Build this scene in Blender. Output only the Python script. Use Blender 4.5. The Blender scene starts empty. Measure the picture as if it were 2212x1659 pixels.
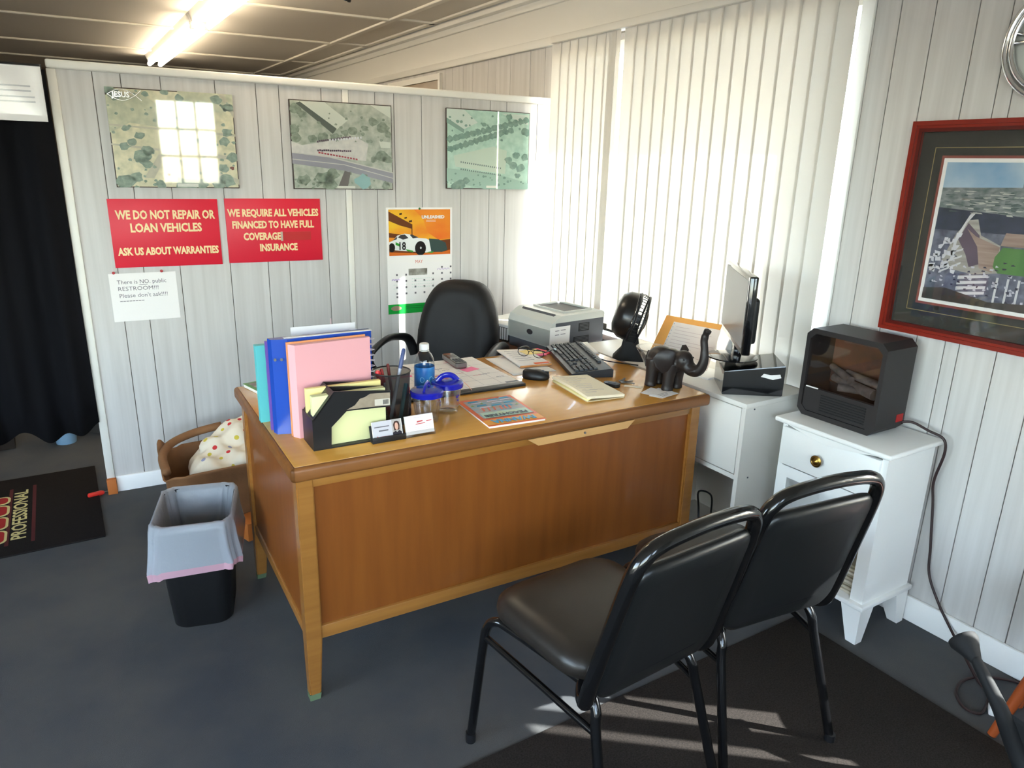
import bpy, bmesh, math, random
from mathutils import Vector, Matrix, Euler
random.seed(7)
S = bpy.context.scene
COL = S.collection
PI = math.pi
EXPOSURE, SKYSTR, SUNSTR, TUBESTR = 0.4, 2.8, 26.0, 19.0

# ------------------------------------------------------------------ camera
CX, CY, FPX = 1106.0, 829.5, 1553.97
YAW, PITCH, ROLL = .5609, .2925, -.0256
CAMPOS = Vector((-2.4441, -3.5381, 1.5314))
_f = Vector((math.sin(YAW)*math.cos(PITCH), math.cos(YAW)*math.cos(PITCH), -math.sin(PITCH)))
_r = Vector((math.cos(YAW), -math.sin(YAW), 0))
_d = _f.cross(_r)
_r2 = math.cos(ROLL)*_r + math.sin(ROLL)*_d
_d2 = -math.sin(ROLL)*_r + math.cos(ROLL)*_d
cam = bpy.data.cameras.new('camera')
camo = bpy.data.objects.new('camera', cam)
COL.objects.link(camo)
m = Matrix((( _r2.x, -_d2.x, -_f.x), (_r2.y, -_d2.y, -_f.y), (_r2.z, -_d2.z, -_f.z))).to_4x4()
m.translation = CAMPOS
camo.matrix_world = m
cam.sensor_fit = 'HORIZONTAL'
cam.sensor_width = 36.0
cam.lens = FPX/2212*36.0
cam.clip_start = .05
S.camera = camo

# ------------------------------------------------------------------ view, world, sun
S.view_settings.view_transform = 'Standard'
S.view_settings.look = 'None'
S.view_settings.gamma = 1.0
S.view_settings.use_curve_mapping = False
S.view_settings.exposure = EXPOSURE
w = bpy.data.worlds.new('world'); S.world = w; w.use_nodes = True
nt = w.node_tree; nt.nodes.clear()
out = nt.nodes.new('ShaderNodeOutputWorld'); bg = nt.nodes.new('ShaderNodeBackground')
sky = nt.nodes.new('ShaderNodeTexSky'); sky.sky_type = 'NISHITA'; sky.sun_disc = False
sky.sun_elevation = math.radians(31); sky.sun_rotation = math.radians(128); sky.altitude = 100
bg.inputs['Strength'].default_value = SKYSTR
hs = nt.nodes.new('ShaderNodeHueSaturation'); hs.inputs['Saturation'].default_value = .65
nt.links.new(sky.outputs[0], hs.inputs['Color']); nt.links.new(hs.outputs[0], bg.inputs['Color']); nt.links.new(bg.outputs[0], out.inputs['Surface'])
sl = bpy.data.lights.new('sun', 'SUN'); sl.energy = SUNSTR; sl.angle = math.radians(.53); sl.color = (1, .98, .95)
so = bpy.data.objects.new('sun', sl); COL.objects.link(so)
so.rotation_euler = Vector((-.665, .545, -.515)).to_track_quat('-Z', 'Y').to_euler()
so.location = (6, -6, 6)

# ------------------------------------------------------------------ helpers
def c(r, g, b):
    f = lambda v: ((v/255+.055)/1.055)**2.4 if v/255 > .04045 else v/255/12.92
    return (f(r), f(g), f(b), 1)
MATS = {}
def mat(name, col, rough=.6, metal=0, spec=.5, noise=None, bump=None, coat=0, trans=0, alpha=1, emit=None, ior=1.45, transl=0):
    """noise=(scale xyz, amount, detail, colour2)  bump=(scale, strength)"""
    if name in MATS: return MATS[name]
    m = bpy.data.materials.new(name); m.use_nodes = True; MATS[name] = m
    n = m.node_tree.nodes; L = m.node_tree.links; b = n['Principled BSDF']
    b.inputs['Base Color'].default_value = col
    b.inputs['Roughness'].default_value = rough; b.inputs['Metallic'].default_value = metal
    b.inputs['Specular IOR Level'].default_value = spec; b.inputs['Coat Weight'].default_value = coat
    b.inputs['Transmission Weight'].default_value = trans; b.inputs['Alpha'].default_value = alpha; b.inputs['IOR'].default_value = ior
    if emit: b.inputs['Emission Color'].default_value = emit[0]; b.inputs['Emission Strength'].default_value = emit[1]
    tc = n.new('ShaderNodeTexCoord')
    if noise:
        sc, amt, det, c2 = noise
        mp = n.new('ShaderNodeMapping'); mp.inputs['Scale'].default_value = sc
        oi = n.new('ShaderNodeObjectInfo'); ad = n.new('ShaderNodeVectorMath'); ad.operation = 'MULTIPLY_ADD'
        ad.inputs[1].default_value = (17, 23, 31)
        cmb = n.new('ShaderNodeCombineXYZ')
        for i in range(3): L.new(oi.outputs['Random'], cmb.inputs[i])
        L.new(cmb.outputs[0], ad.inputs[0]); L.new(tc.outputs['Object'], ad.inputs[2])
        L.new(ad.outputs[0], mp.inputs[0])
        nz = n.new('ShaderNodeTexNoise'); nz.inputs['Scale'].default_value = 1; nz.inputs['Detail'].default_value = det
        L.new(mp.outputs[0], nz.inputs['Vector'])
        rp = n.new('ShaderNodeMapRange'); rp.inputs[1].default_value = .3; rp.inputs[2].default_value = .7
        rp.inputs[3].default_value = 0; rp.inputs[4].default_value = amt
        L.new(nz.outputs[0], rp.inputs[0])
        mx = n.new('ShaderNodeMix'); mx.data_type = 'RGBA'
        mx.inputs[6].default_value = col; mx.inputs[7].default_value = c2
        L.new(rp.outputs[0], mx.inputs[0]); L.new(mx.outputs[2], b.inputs['Base Color'])
    if bump:
        nb = n.new('ShaderNodeTexNoise'); nb.inputs['Scale'].default_value = bump[0]; nb.inputs['Detail'].default_value = 3
        L.new(tc.outputs['Object'], nb.inputs['Vector'])
        bp = n.new('ShaderNodeBump'); bp.inputs['Strength'].default_value = bump[1]; bp.inputs['Distance'].default_value = .01
        L.new(nb.outputs[0], bp.inputs['Height']); L.new(bp.outputs[0], b.inputs['Normal'])
    if transl:
        tr = n.new('ShaderNodeBsdfTranslucent'); tr.inputs[0].default_value = col
        mixs = n.new('ShaderNodeMixShader'); mixs.inputs[0].default_value = transl
        L.new(b.outputs[0], mixs.inputs[1]); L.new(tr.outputs[0], mixs.inputs[2])
        L.new(mixs.outputs[0], n['Material Output'].inputs['Surface'])
    return m

def BM(): return bmesh.new()
def box(bm, x0, x1, y0, y1, z0, z1, bev=0, seg=2, M=None):
    mm = Matrix.Translation(((x0+x1)/2, (y0+y1)/2, (z0+z1)/2)) @ Matrix.Diagonal((abs(x1-x0), abs(y1-y0), abs(z1-z0), 1))
    if M is not None: mm = M @ mm
    r = bmesh.ops.create_cube(bm, size=1, matrix=mm)
    if bev:
        vs = set(r['verts'])
        es = [e for e in bm.edges if e.verts[0] in vs and e.verts[1] in vs]
        bmesh.ops.bevel(bm, geom=es, offset=bev, segments=seg, profile=.5, affect='EDGES')
    return bm
def cyl(bm, p0, p1, r0, r1=None, seg=20, caps=True):
    p0 = Vector(p0); p1 = Vector(p1); r1 = r0 if r1 is None else r1
    d = p1-p0; q = d.to_track_quat('Z', 'Y').to_matrix().to_4x4()
    bmesh.ops.create_cone(bm, cap_ends=caps, segments=seg, radius1=r0, radius2=max(r1, 1e-5), depth=d.length, matrix=Matrix.Translation((p0+p1)/2) @ q)
    return bm
def ball(bm, p, r, scl=(1, 1, 1), u=16, v=10, M=None):
    mm = Matrix.Translation(p) @ Matrix.Diagonal((scl[0], scl[1], scl[2], 1))
    if M is not None: mm = M @ mm
    bmesh.ops.create_uvsphere(bm, u_segments=u, v_segments=v, radius=r, matrix=mm); return bm
def smooth_path(pts, n=6):
    P = [Vector(p) for p in pts]; o = []
    for i in range(len(P)-1):
        a = P[max(i-1, 0)]; b = P[i]; cc = P[i+1]; d = P[min(i+2, len(P)-1)]
        for k in range(n):
            t = k/n
            o.append(.5*((2*b)+(-a+cc)*t+(2*a-5*b+4*cc-d)*t*t+(-a+3*b-3*cc+d)*t**3))
    o.append(P[-1]); return o
def tube(bm, pts, r, seg=10, closed=False, flat=None, up=None):
    """sweep a circle (or ellipse: flat = (rw, rh) with rw across, rh along up) along the points; r may be a list"""
    P = [Vector(p) for p in pts]; n = len(P); rings = []
    prev = Vector(up) if up else None
    for i in range(n):
        a = P[(i-1) % n] if (closed or i > 0) else P[i]; b = P[(i+1) % n] if (closed or i < n-1) else P[i]
        t = (b-a).normalized()
        if prev is None: prev = Vector((0, 0, 1)) if abs(t.z) < .9 else Vector((1, 0, 0))
        nrm = (prev - t*prev.dot(t))
        if nrm.length < 1e-6: nrm = t.orthogonal()
        nrm.normalize(); bn = t.cross(nrm)
        if not up: prev = nrm
        rr = r[i] if isinstance(r, (list, tuple)) else r
        ra, rb = (flat if flat else (rr, rr))
        rings.append([bm.verts.new(P[i] + bn*ra*math.cos(2*PI*k/seg) + nrm*rb*math.sin(2*PI*k/seg)) for k in range(seg)])
    for i in range(n if closed else n-1):
        A = rings[i]; B = rings[(i+1) % n]
        for k in range(seg): bm.faces.new((A[k], A[(k+1) % seg], B[(k+1) % seg], B[k]))
    if not closed:
        bm.faces.new(list(reversed(rings[0]))); bm.faces.new(rings[-1])
    return bm
def lathe(bm, prof, seg=28, org=(0, 0, 0), close=False):
    org = Vector(org); rings = []
    for r, z in prof:
        rings.append([bm.verts.new(org + Vector((max(r, 1e-4)*math.cos(2*PI*k/seg), max(r, 1e-4)*math.sin(2*PI*k/seg), z))) for k in range(seg)])
    for A, B in zip(rings, rings[1:]):
        for k in range(seg): bm.faces.new((A[k], A[(k+1) % seg], B[(k+1) % seg], B[k]))
    if close: bm.faces.new(list(reversed(rings[0]))); bm.faces.new(rings[-1])
    return bm
def prism(bm, poly, d, M=None):
    """polygon in local xy extruded from 0 to d along z, through matrix M"""
    M = M or Matrix.Identity(4)
    A = [bm.verts.new(M @ Vector((p[0], p[1], 0))) for p in poly]; B = [bm.verts.new(M @ Vector((p[0], p[1], d))) for p in poly]
    n = len(poly)
    bm.faces.new(list(reversed(A))); bm.faces.new(B)
    for k in range(n): bm.faces.new((A[k], A[(k+1) % n], B[(k+1) % n], B[k]))
    return bm
def rrect(w, h, r, n=5, cx=0, cy=0):
    o = []
    for sx, sy, a0 in ((1, 1, 0), (-1, 1, 90), (-1, -1, 180), (1, -1, 270)):
        for k in range(n+1):
            a = math.radians(a0+90*k/n); o.append((cx+sx*(w/2-r)+r*math.cos(a), cy+sy*(h/2-r)+r*math.sin(a)))
    return o
def loft(bm, rings, cap=True):
    R = [[bm.verts.new(p) for p in r] for r in rings]; n = len(R[0])
    for A, B in zip(R, R[1:]):
        for k in range(n): bm.faces.new((A[k], A[(k+1) % n], B[(k+1) % n], B[k]))
    if cap: bm.faces.new(list(reversed(R[0]))); bm.faces.new(R[-1])
    return bm
def sheet(bm, f, nu, nv, thick=0.0006):
    """a thin curved sheet: f(s,t) -> point, given a real thickness"""
    G = [[bm.verts.new(f(i/nu, j/nv)) for j in range(nv+1)] for i in range(nu+1)]
    fs = [bm.faces.new((G[i][j], G[i+1][j], G[i+1][j+1], G[i][j+1])) for i in range(nu) for j in range(nv)]
    bm.normal_update()
    bmesh.ops.solidify(bm, geom=fs, thickness=thick)
    return bm
def obj(name, bm, m, parent=None, loc=None, rot=None, smooth=40):
    me = bpy.data.meshes.new(name)
    bmesh.ops.recalc_face_normals(bm, faces=bm.faces)
    bm.to_mesh(me); bm.free()
    if smooth:
        me.polygons.foreach_set('use_smooth', [True]*len(me.polygons))
        if smooth < 180: me.set_sharp_from_angle(angle=math.radians(smooth))
    if m: me.materials.append(m)
    o = bpy.data.objects.new(name, me); COL.objects.link(o)
    if parent: o.parent = parent
    if loc: o.location = loc
    if rot: o.rotation_euler = rot
    return o
def tag(o, label, cat, group=None):
    o['label'] = label; o['category'] = cat
    if group: o['group'] = group
    return o
def thing(name, label, cat, loc=(0, 0, 0), rotz=0, group=None, rot=None):
    o = bpy.data.objects.new(name, None); COL.objects.link(o); o.empty_display_size = .05
    o.location = loc; o.rotation_euler = rot if rot else (0, 0, rotz)
    return tag(o, label, cat, group)
def struct(name, bm, m, label=None, loc=None, rot=None, smooth=30):
    o = obj(name, bm, m, None, loc, rot, smooth); o['kind'] = 'structure'
    if label: o['label'] = label
    return o
def baked(o):
    """replace an object's mesh with its modifiers applied"""
    dg = bpy.context.evaluated_depsgraph_get(); dg.update()
    me = bpy.data.meshes.new_from_object(o.evaluated_get(dg)); o.modifiers.clear(); o.data = me
    me.polygons.foreach_set('use_smooth', [True]*len(me.polygons))
    return o
def blob(name, bm, m, parent=None, voxel=.004, it=6, fac=.5, loc=None, rot=None):
    """overlapping pieces merged into one continuous skin"""
    o = obj(name, bm, m, parent, loc, rot)
    r = o.modifiers.new('r', 'REMESH'); r.mode = 'VOXEL'; r.voxel_size = voxel
    s = o.modifiers.new('s', 'SMOOTH'); s.iterations = it; s.factor = fac
    return baked(o)
def text(name, s, size, m, parent=None, loc=(0, 0, 0), rot=(0, 0, 0), align='CENTER', width=None, bold=0, ext=.0004, shear=0):
    cu = bpy.data.curves.new(name, 'FONT'); cu.body = s; cu.size = size; cu.align_x = align; cu.align_y = 'CENTER'
    cu.extrude = ext; cu.offset = bold; cu.resolution_u = 2; cu.shear = shear
    t = bpy.data.objects.new(name, cu); COL.objects.link(t)
    dg = bpy.context.evaluated_depsgraph_get(); dg.update()
    me = bpy.data.meshes.new_from_object(t.evaluated_get(dg))
    COL.objects.unlink(t); bpy.data.objects.remove(t)
    if width:
        xs = [v.co.x for v in me.vertices]; k = width/(max(xs)-min(xs))
        for v in me.vertices: v.co.x *= k
    me.materials.clear(); me.materials.append(m)
    o = bpy.data.objects.new(name, me); COL.objects.link(o)
    if parent: o.parent = parent
    o.location = loc; o.rotation_euler = rot
    return o
def copy_tree(o, loc=None, rotz=None, parent=None, label=None):
    n = o.copy(); COL.objects.link(n)
    if parent: n.parent = parent
    if loc: n.location = loc
    if rotz is not None: n.rotation_euler = (0, 0, rotz)
    if label: n['label'] = label
    for ch in list(o.children): copy_tree(ch, parent=n)
    return n
def pix(x, y):
    return (_r2*((x-CX)/FPX) + _d2*((y-CY)/FPX) + _f)
def pix_z(x, y, z):
    d = pix(x, y); return CAMPOS + d*((z-CAMPOS.z)/d.z)
def pix_x(x, y, X):
    d = pix(x, y); return CAMPOS + d*((X-CAMPOS.x)/d.x)
# partition frame: s along the partition (0 at the window wall, negative to the left), o = distance out of it towards the room
PHI = .0536
PU = Vector((math.cos(PHI), -math.sin(PHI), 0)); PN = Vector((-math.sin(PHI), -math.cos(PHI), 0))
def PW(s, o, z): return PU*s + PN*o + Vector((0, 0, z))
PROT = -PHI
# desk frame
TH = -.0286
DO = Vector((-2.008, -1.767, 0)); DU = Vector((math.cos(TH), math.sin(TH), 0)); DV = Vector((-DU.y, DU.x, 0))
DZ = .76
def D(u, v, z=DZ): return DO + DU*u + DV*v + Vector((0, 0, z))
# ------------------------------------------------------------------ materials
M_plank = mat('whitewashed_plank', c(205, 202, 198), .55, noise=((38, 38, 1.6), .6, 4, c(178, 174, 169)))
M_groove = mat('groove', c(120, 112, 104), .8)
M_white = mat('white_paint', c(246, 245, 241), .4)
M_trim = mat('white_trim', c(226, 223, 214), .4)
M_ceil = mat('ceiling_board', c(230, 222, 209), .8, bump=(60, .05))
M_batten = mat('ceiling_batten', c(240, 234, 220), .6)
M_carpet = mat('carpet', c(80, 83, 88), .95, spec=.1, noise=((3, 3, 3), .85, 12, c(103, 101, 98)), bump=(900, .5))
M_matr = mat('mat_charcoal', c(44, 40, 38), .95, spec=.1, noise=((220, 220, 220), .8, 2, c(66, 60, 56)), bump=(700, .4))
M_matl = mat('mat_black', c(26, 23, 23), .9, spec=.15, noise=((220, 220, 220), .6, 2, c(36, 33, 32)))
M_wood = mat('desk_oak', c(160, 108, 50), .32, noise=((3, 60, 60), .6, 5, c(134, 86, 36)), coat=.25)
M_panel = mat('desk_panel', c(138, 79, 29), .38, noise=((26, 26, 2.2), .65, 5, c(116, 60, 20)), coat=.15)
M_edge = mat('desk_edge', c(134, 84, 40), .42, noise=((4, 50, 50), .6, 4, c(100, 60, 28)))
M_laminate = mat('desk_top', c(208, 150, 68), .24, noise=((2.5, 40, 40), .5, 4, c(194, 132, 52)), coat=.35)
M_black = mat('black_plastic', c(24, 24, 26), .4)
M_blackm = mat('black_matte', c(20, 20, 21), .75)
M_gloss = mat('black_gloss', c(14, 14, 16), .1, coat=.5)
M_vinyl = mat('black_vinyl', c(24, 25, 26), .34, bump=(420, .04))
M_vinylb = mat('brown_black_vinyl', c(40, 35, 31), .36, bump=(420, .04))
M_enamel = mat('black_enamel', c(14, 14, 15), .16, coat=.4)
M_leather = mat('black_leather', c(25, 23, 23), .52, spec=.3, bump=(90, .06))
M_paper = mat('white_paper', c(236, 232, 228), .7)
M_paperw = mat('warm_paper', c(238, 228, 206), .7)
M_grey = mat('grey_plastic', c(192, 194, 188), .45)
M_dgrey = mat('dark_grey_plastic', c(74, 77, 84), .5)
M_chrome = mat('chrome', c(225, 225, 225), .12, metal=1)
M_steel = mat('steel', c(150, 150, 150), .3, metal=1)
M_brass = mat('brass', c(150, 118, 60), .3, metal=1)
M_red = mat('red_sign', c(214, 26, 52), .45)
M_cream = mat('cream_letters', c(238, 214, 160), .5)
M_ink = mat('ink', c(40, 38, 42), .7)
M_grink = mat('grey_ink', c(118, 114, 118), .7)
M_slat = mat('blind_vane', c(234, 231, 225), .6, spec=.2, transl=.29)
M_curtain = mat('black_cloth', c(12, 12, 15), .9, spec=.15, noise=((25, 25, 3), .5, 3, c(18, 18, 22)))
M_brown = mat('brown_wood', c(96, 58, 36), .4, noise=((3, 40, 40), .5, 4, c(74, 42, 26)))
M_mahog = mat('mahogany_frame', c(134, 36, 22), .3, noise=((8, 8, 8), .4, 3, c(104, 24, 16)), coat=.3)
M_tape = mat('clear_tape', c(190, 170, 150), .3)
M_tan = mat('tan_board', c(176, 132, 84), .7, noise=((10, 10, 10), .5, 3, c(150, 108, 66)))

def glass_thin(name, tint=(1, 1, 1, 1), refl=.5, rough=.02):
    m = bpy.data.materials.new(name); m.use_nodes = True; n = m.node_tree.nodes; L = m.node_tree.links; n.clear()
    o = n.new('ShaderNodeOutputMaterial'); t = n.new('ShaderNodeBsdfTransparent'); t.inputs[0].default_value = tint
    g = n.new('ShaderNodeBsdfGlossy'); g.inputs['Roughness'].default_value = rough
    f = n.new('ShaderNodeLayerWeight'); f.inputs[0].default_value = .5
    pw = n.new('ShaderNodeMath'); pw.operation = 'POWER'; pw.inputs[1].default_value = 4
    k = n.new('ShaderNodeMath'); k.operation = 'MULTIPLY_ADD'; k.inputs[1].default_value = .9*min(refl, 1); k.inputs[2].default_value = .045*refl
    mx = n.new('ShaderNodeMixShader'); L.new(f.outputs['Facing'], pw.inputs[0]); L.new(pw.outputs[0], k.inputs[0]); L.new(k.outputs[0], mx.inputs[0])
    L.new(t.outputs[0], mx.inputs[1]); L.new(g.outputs[0], mx.inputs[2]); L.new(mx.outputs[0], o.inputs[0]); return m
M_pane = glass_thin('window_glass', (.93, .96, .96, 1), .6)
M_clear = glass_thin('clear_plastic', (.965, .968, .972, 1), 1.5, .06)
M_sleeve = glass_thin('plastic_sleeve', (1, 1, 1, 1), .5, .15)
M_haze = glass_thin('picture_glass', (1, 1, 1, 1), 1.0, .03)

# ------------------------------------------------------------------ room shell
H = 2.45
YF, YB, XL = -5.2, 6.4, -5.4
struct('floor', box(BM(), XL, .24, YF-.2, YB, -.12, 0), M_carpet, 'dark blue-grey carpet')
struct('ceiling', box(BM(), XL, .24, YF-.2, YB, H, H+.1), M_ceil, 'beige panelled ceiling')
# the window wall, with openings left for its windows
W1 = (-1.85, -.02, .70, 2.165); W2 = (-4.1, -3.14, .62, 1.32)
bm = BM(); TK = .2
for y0, y1, z0, z1 in ((W1[1], YB, 0, H), (W1[0], W1[1], 0, W1[2]), (W1[0], W1[1], W1[3], H), (W2[1], W1[0], 0, H), (W2[0], W2[1], 0, W2[2]), (W2[0], W2[1], W2[3], H), (YF-.2, W2[0], 0, H)):
    box(bm, 0, TK, y0, y1, z0, z1)
wall_right = struct('wall_right', bm, M_groove, 'window wall of whitewashed planks')
def planks(parent, edges, fn, zr):
    for a, b in zip(edges, edges[1:]):
        fn(parent, min(a, b), max(a, b), zr)
def plank_r(parent, y0, y1, zr):
    obj('plank', box(BM(), -.007, 0, y0+.0015, y1-.0015, zr[0], zr[1], .0012, 1), M_plank, parent, smooth=0)
def rnd_edges(a, b):
    e = [a]; ws = [.1, .15, .22, .17, .1, .2, .13, .16]; i = 0
    while e[-1]+ws[i % 8] < b-.06: e.append(e[-1]+ws[i % 8]); i += 1
    return e+[b]
ed = [-1.898, -1.987, -2.103, -2.237, -2.332, -2.377, -2.49, -2.604, -2.703]
ed = ed + [-2.703-.12, -2.703-.28, W2[1]]
planks(wall_right, ed, plank_r, (.0, 2.18))
planks(wall_right, rnd_edges(W1[0]-.048, W1[1]), plank_r, (0, W1[2]-.03))
planks(wall_right, rnd_edges(W1[1], 3.4), plank_r, (0, 2.18))
planks(wall_right, rnd_edges(W2[0], W2[1]), plank_r, (0, W2[2]))
planks(wall_right, rnd_edges(W2[0], W2[1]), plank_r, (W2[3]+.04, 2.18))
planks(wall_right, rnd_edges(YF, W2[0]), plank_r, (0, 2.18))
struct('baseboard_right', box(BM(), -.022, -.007, YF, 0, 0, .095, .004), M_white, 'white baseboard under the framed print')
# header board, its lower moulding and the crown above it
struct('trim_1', box(BM(), -.016, 0, YF, YB, 2.215, 2.372), M_trim, 'wide off-white header board above the blinds')
struct('trim_2', box(BM(), -.03, 0, YF, YB, 2.172, 2.215, .004), M_trim, 'narrow moulding under the header board')
bm = BM(); box(bm, -.035, 0, YF, YB, 2.372, 2.41, .005); box(bm, -.075, 0, YF, YB, 2.41, H, .006)
struct('trim_3', bm, M_trim, 'stepped crown moulding along the ceiling')
# window 1
def window(name, W, label, nx=2, nz=1, sill=True, xo=.12):
    y0, y1, z0, z1 = W; fr = .045
    bm = BM()
    box(bm, xo, xo+.05, y0, y0+fr, z0, z1); box(bm, xo, xo+.05, y1-fr, y1, z0, z1)
    box(bm, xo, xo+.05, y0+fr, y1-fr, z0, z0+fr); box(bm, xo, xo+.05, y0+fr, y1-fr, z1-fr, z1)
    wdw = struct(name, bm, M_trim, label)
    for i in range(1, nx):
        yy = y0+(y1-y0)*i/nx; obj('mullion', box(BM(), xo+.005, xo+.045, yy-.02, yy+.02, z0+fr, z1-fr), M_trim, wdw)
    for i in range(nx):
        a = y0+(y1-y0)*i/nx+.02; b = y0+(y1-y0)*(i+1)/nx-.02
        obj('pane', box(BM(), xo+.022, xo+.026, a, b, z0+fr, z1-fr), M_pane, wdw)
    if sill: obj('window_sill', box(BM(), -.06, xo, y0-.03, min(y1+.03, -.005) if y1 > -1 else y1+.03, z0-.03, z0, .004), M_white, wdw)
    return wdw
window('window_1', W1, 'wide window behind the closed vertical blind')
window('window_2', W2, 'second window further along the wall', sill=False)
bm = BM(); box(bm, -.018, 0, W1[0]-.048, W1[0], W1[2], 2.172, .003)
struct('trim_4', bm, M_white, 'white casing at the edge of the blind')
bm = BM(); box(bm, -.018, 0, W2[1], W2[1]+.05, W2[2], W2[3]+.04, .003); box(bm, -.018, 0, W2[0]-.05, W2[0], W2[2], W2[3]+.04, .003); box(bm, -.018, 0, W2[0], W2[1], W2[3], W2[3]+.04, .003)
struct('trim_5', bm, M_white)
# outside: eave over the windows and pale ground
struct('eave', box(BM(), TK, .92, YF-.6, YB+.6, 2.36, 2.5), mat('eave_brown', c(92, 80, 68), .8))
struct('ground', box(BM(), .24, 40, -40, 40, -.4, -.3), mat('outside_gravel', c(104, 100, 94), .9))
struct('forecourt', box(BM(), -40, .24, -40, YF-.2, -.4, -.3), mat('outside_asphalt', c(110, 108, 106), .9))
# far, left and front walls
struct('wall_back', box(BM(), XL, .24, YB, YB+.1, 0, H), mat('back_wall', c(96, 78, 58), .8))
bm = BM(); LW = (-4.4, -1.6, .7, 2.15)
for y0, y1, z0, z1 in ((YF-.2, LW[0], 0, H), (LW[0], LW[1], 0, LW[2]), (LW[0], LW[1], LW[3], H), (LW[1], YB, 0, H)): box(bm, XL-.1, XL, y0, y1, z0, z1)
struct('wall_left', bm, M_plank)
bm = BM()
for y0, y1, z0, z1 in ((LW[0], LW[0]+.05, LW[2], LW[3]), (LW[1]-.05, LW[1], LW[2], LW[3]), (LW[0]+.05, LW[1]-.05, LW[2], LW[2]+.05), (LW[0]+.05, LW[1]-.05, LW[3]-.05, LW[3]), ((LW[0]+LW[1])/2-.03, (LW[0]+LW[1])/2+.03, LW[2]+.05, LW[3]-.05)): box(bm, XL-.08, XL-.03, y0, y1, z0, z1)
w6 = struct('fill_window_5', bm, M_trim); obj('pane', box(BM(), XL-.06, XL-.056, LW[0]+.05, LW[1]-.05, LW[2]+.05, LW[3]-.05), M_pane, w6)  # unseen window, added to throw more daylight on the right wall
struct('yard', box(BM(), -40, XL-.1, YF-.2, 40, -.4, -.3), mat('outside_asphalt', c(110, 108, 106), .9))
DR = (-2.12, -1.22); FW = (-5.0, -2.4)
bm = BM()
for x0, x1, z0, z1 in ((XL, FW[0], 0, H), (FW[0], FW[1], 0, .75), (FW[0], FW[1], 2.15, H), (FW[1], DR[0], 0, H), (DR[0], DR[1], 2.2, H), (DR[1], 0, 0, H)):
    box(bm, x0, x1, YF-.15, YF, z0, z1)
struct('wall_front', bm, M_plank, 'front wall behind the camera')
bm = BM(); box(bm, DR[0], DR[1], YF-.1, YF-.06, 0, 1.28)
gx0, gx1, gz0, gz1 = -1.95, -1.39, 1.28, 2.12
box(bm, DR[0], gx0, YF-.1, YF-.06, 1.28, 2.2); box(bm, gx1, DR[1], YF-.1, YF-.06, 1.28, 2.2); box(bm, gx0, gx1, YF-.1, YF-.06, gz1, 2.2)
for i in (1, 2):
    xx = gx0+(gx1-gx0)*i/3; box(bm, xx-.012, xx+.012, YF-.095, YF-.065, gz0, gz1)
    zz = gz0+(gz1-gz0)*i/3; box(bm, gx0, gx1, YF-.095, YF-.065, zz-.012, zz+.012)
dr = struct('door_1', bm, M_white, 'front door with nine small panes')
obj('pane', box(BM(), gx0, gx1, YF-.082, YF-.078, gz0, gz1), M_pane, dr)
for nm, (a, b) in (('window_3', FW),):
    bm = BM(); box(bm, a, a+.05, YF-.1, YF-.05, .75, 2.15); box(bm, b-.05, b, YF-.1, YF-.05, .75, 2.15)
    box(bm, a, b, YF-.1, YF-.05, .75, .8); box(bm, a, b, YF-.1, YF-.05, 2.1, 2.15)
    if b-a > 1: box(bm, (a+b)/2-.03, (a+b)/2+.03, YF-.1, YF-.05, .8, 2.1)
    wdw = struct(nm, bm, M_trim); obj('pane', box(BM(), a+.05, b-.05, YF-.078, YF-.074, .8, 2.1), M_pane, wdw)

# ------------------------------------------------------------------ ceiling battens
k = 6
def batten(p, q, wd=.045):
    global k
    p = Vector(p); q = Vector(q); d = q-p; L = d.length
    o = struct('trim_%d' % k, box(BM(), 0, L, -wd/2, wd/2, H-.014, H, .003, 1), M_batten, None, (p.x, p.y, 0), (0, 0, math.atan2(d.y, d.x))); k += 1
for y in (-3.5, -2.28, -1.06, .16, 1.38, 2.6, 3.95, 5.2):
    a = -.09 if 0 < y < 4 else -.04
    batten((-.40, y-.01, 0), (-2.75, y-.01-a*2.35, 0)); batten((-.38, y-.08, 0), (-.09, y-.1, 0)); batten((-2.8, y+.22, 0), (XL+.02, y+.3, 0))
batten((-.38, YF, 0), (-.38, YB, 0)); batten((-2.78, YF, 0), (-2.78, YB, 0)); batten((-.12, YF, 0), (-.12, YB, 0), .04)

# ------------------------------------------------------------------ the low partition with its planks
PTOP = 1.903; PT = .09
bm = BM(); box(bm, -2.385, -.004, 0, PT, 0, 1.875)
part = struct('wall_partition', bm, M_groove, 'low partition of whitewashed planks', (0, 0, 0), (0, 0, PROT))
pe = [-2.375, -2.241, -2.138, -1.987, -1.768, -1.594, -1.492, -1.296, -1.196]
pe2 = [-1.166, -1.032, -.934, -.787, -.565, -.394, -.294, -.102, -.002]
for E_ in (pe, pe2):
    for a, b in zip(E_, E_[1:]):
        obj('plank', box(BM(), a+.0014, b-.0014, -.007, 0, .07, 1.87, .0012, 1), M_plank, part, smooth=0)
obj('batten', box(BM(), -1.196, -1.166, -.012, 0, .07, 1.87, .003), M_trim, part)
bm = BM(); box(bm, -2.401, .0, -.022, PT+.022, 1.868, PTOP, .008, 3)
struct('trim_%d' % k, bm, M_trim, 'rounded white cap along the top of the partition', None, (0, 0, PROT)); k += 1
bm = BM(); box(bm, -2.402, -2.368, -.016, PT+.01, .0, 1.868, .004)
struct('trim_%d' % k, bm, M_trim, 'white end post of the partition beside the curtain', None, (0, 0, PROT)); k += 1
bm = BM(); box(bm, -2.366, -.03, -.02, -.007, 0, .078, .004)
struct('baseboard_partition', bm, M_white, 'white baseboard of the partition', None, (0, 0, PROT))

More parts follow.
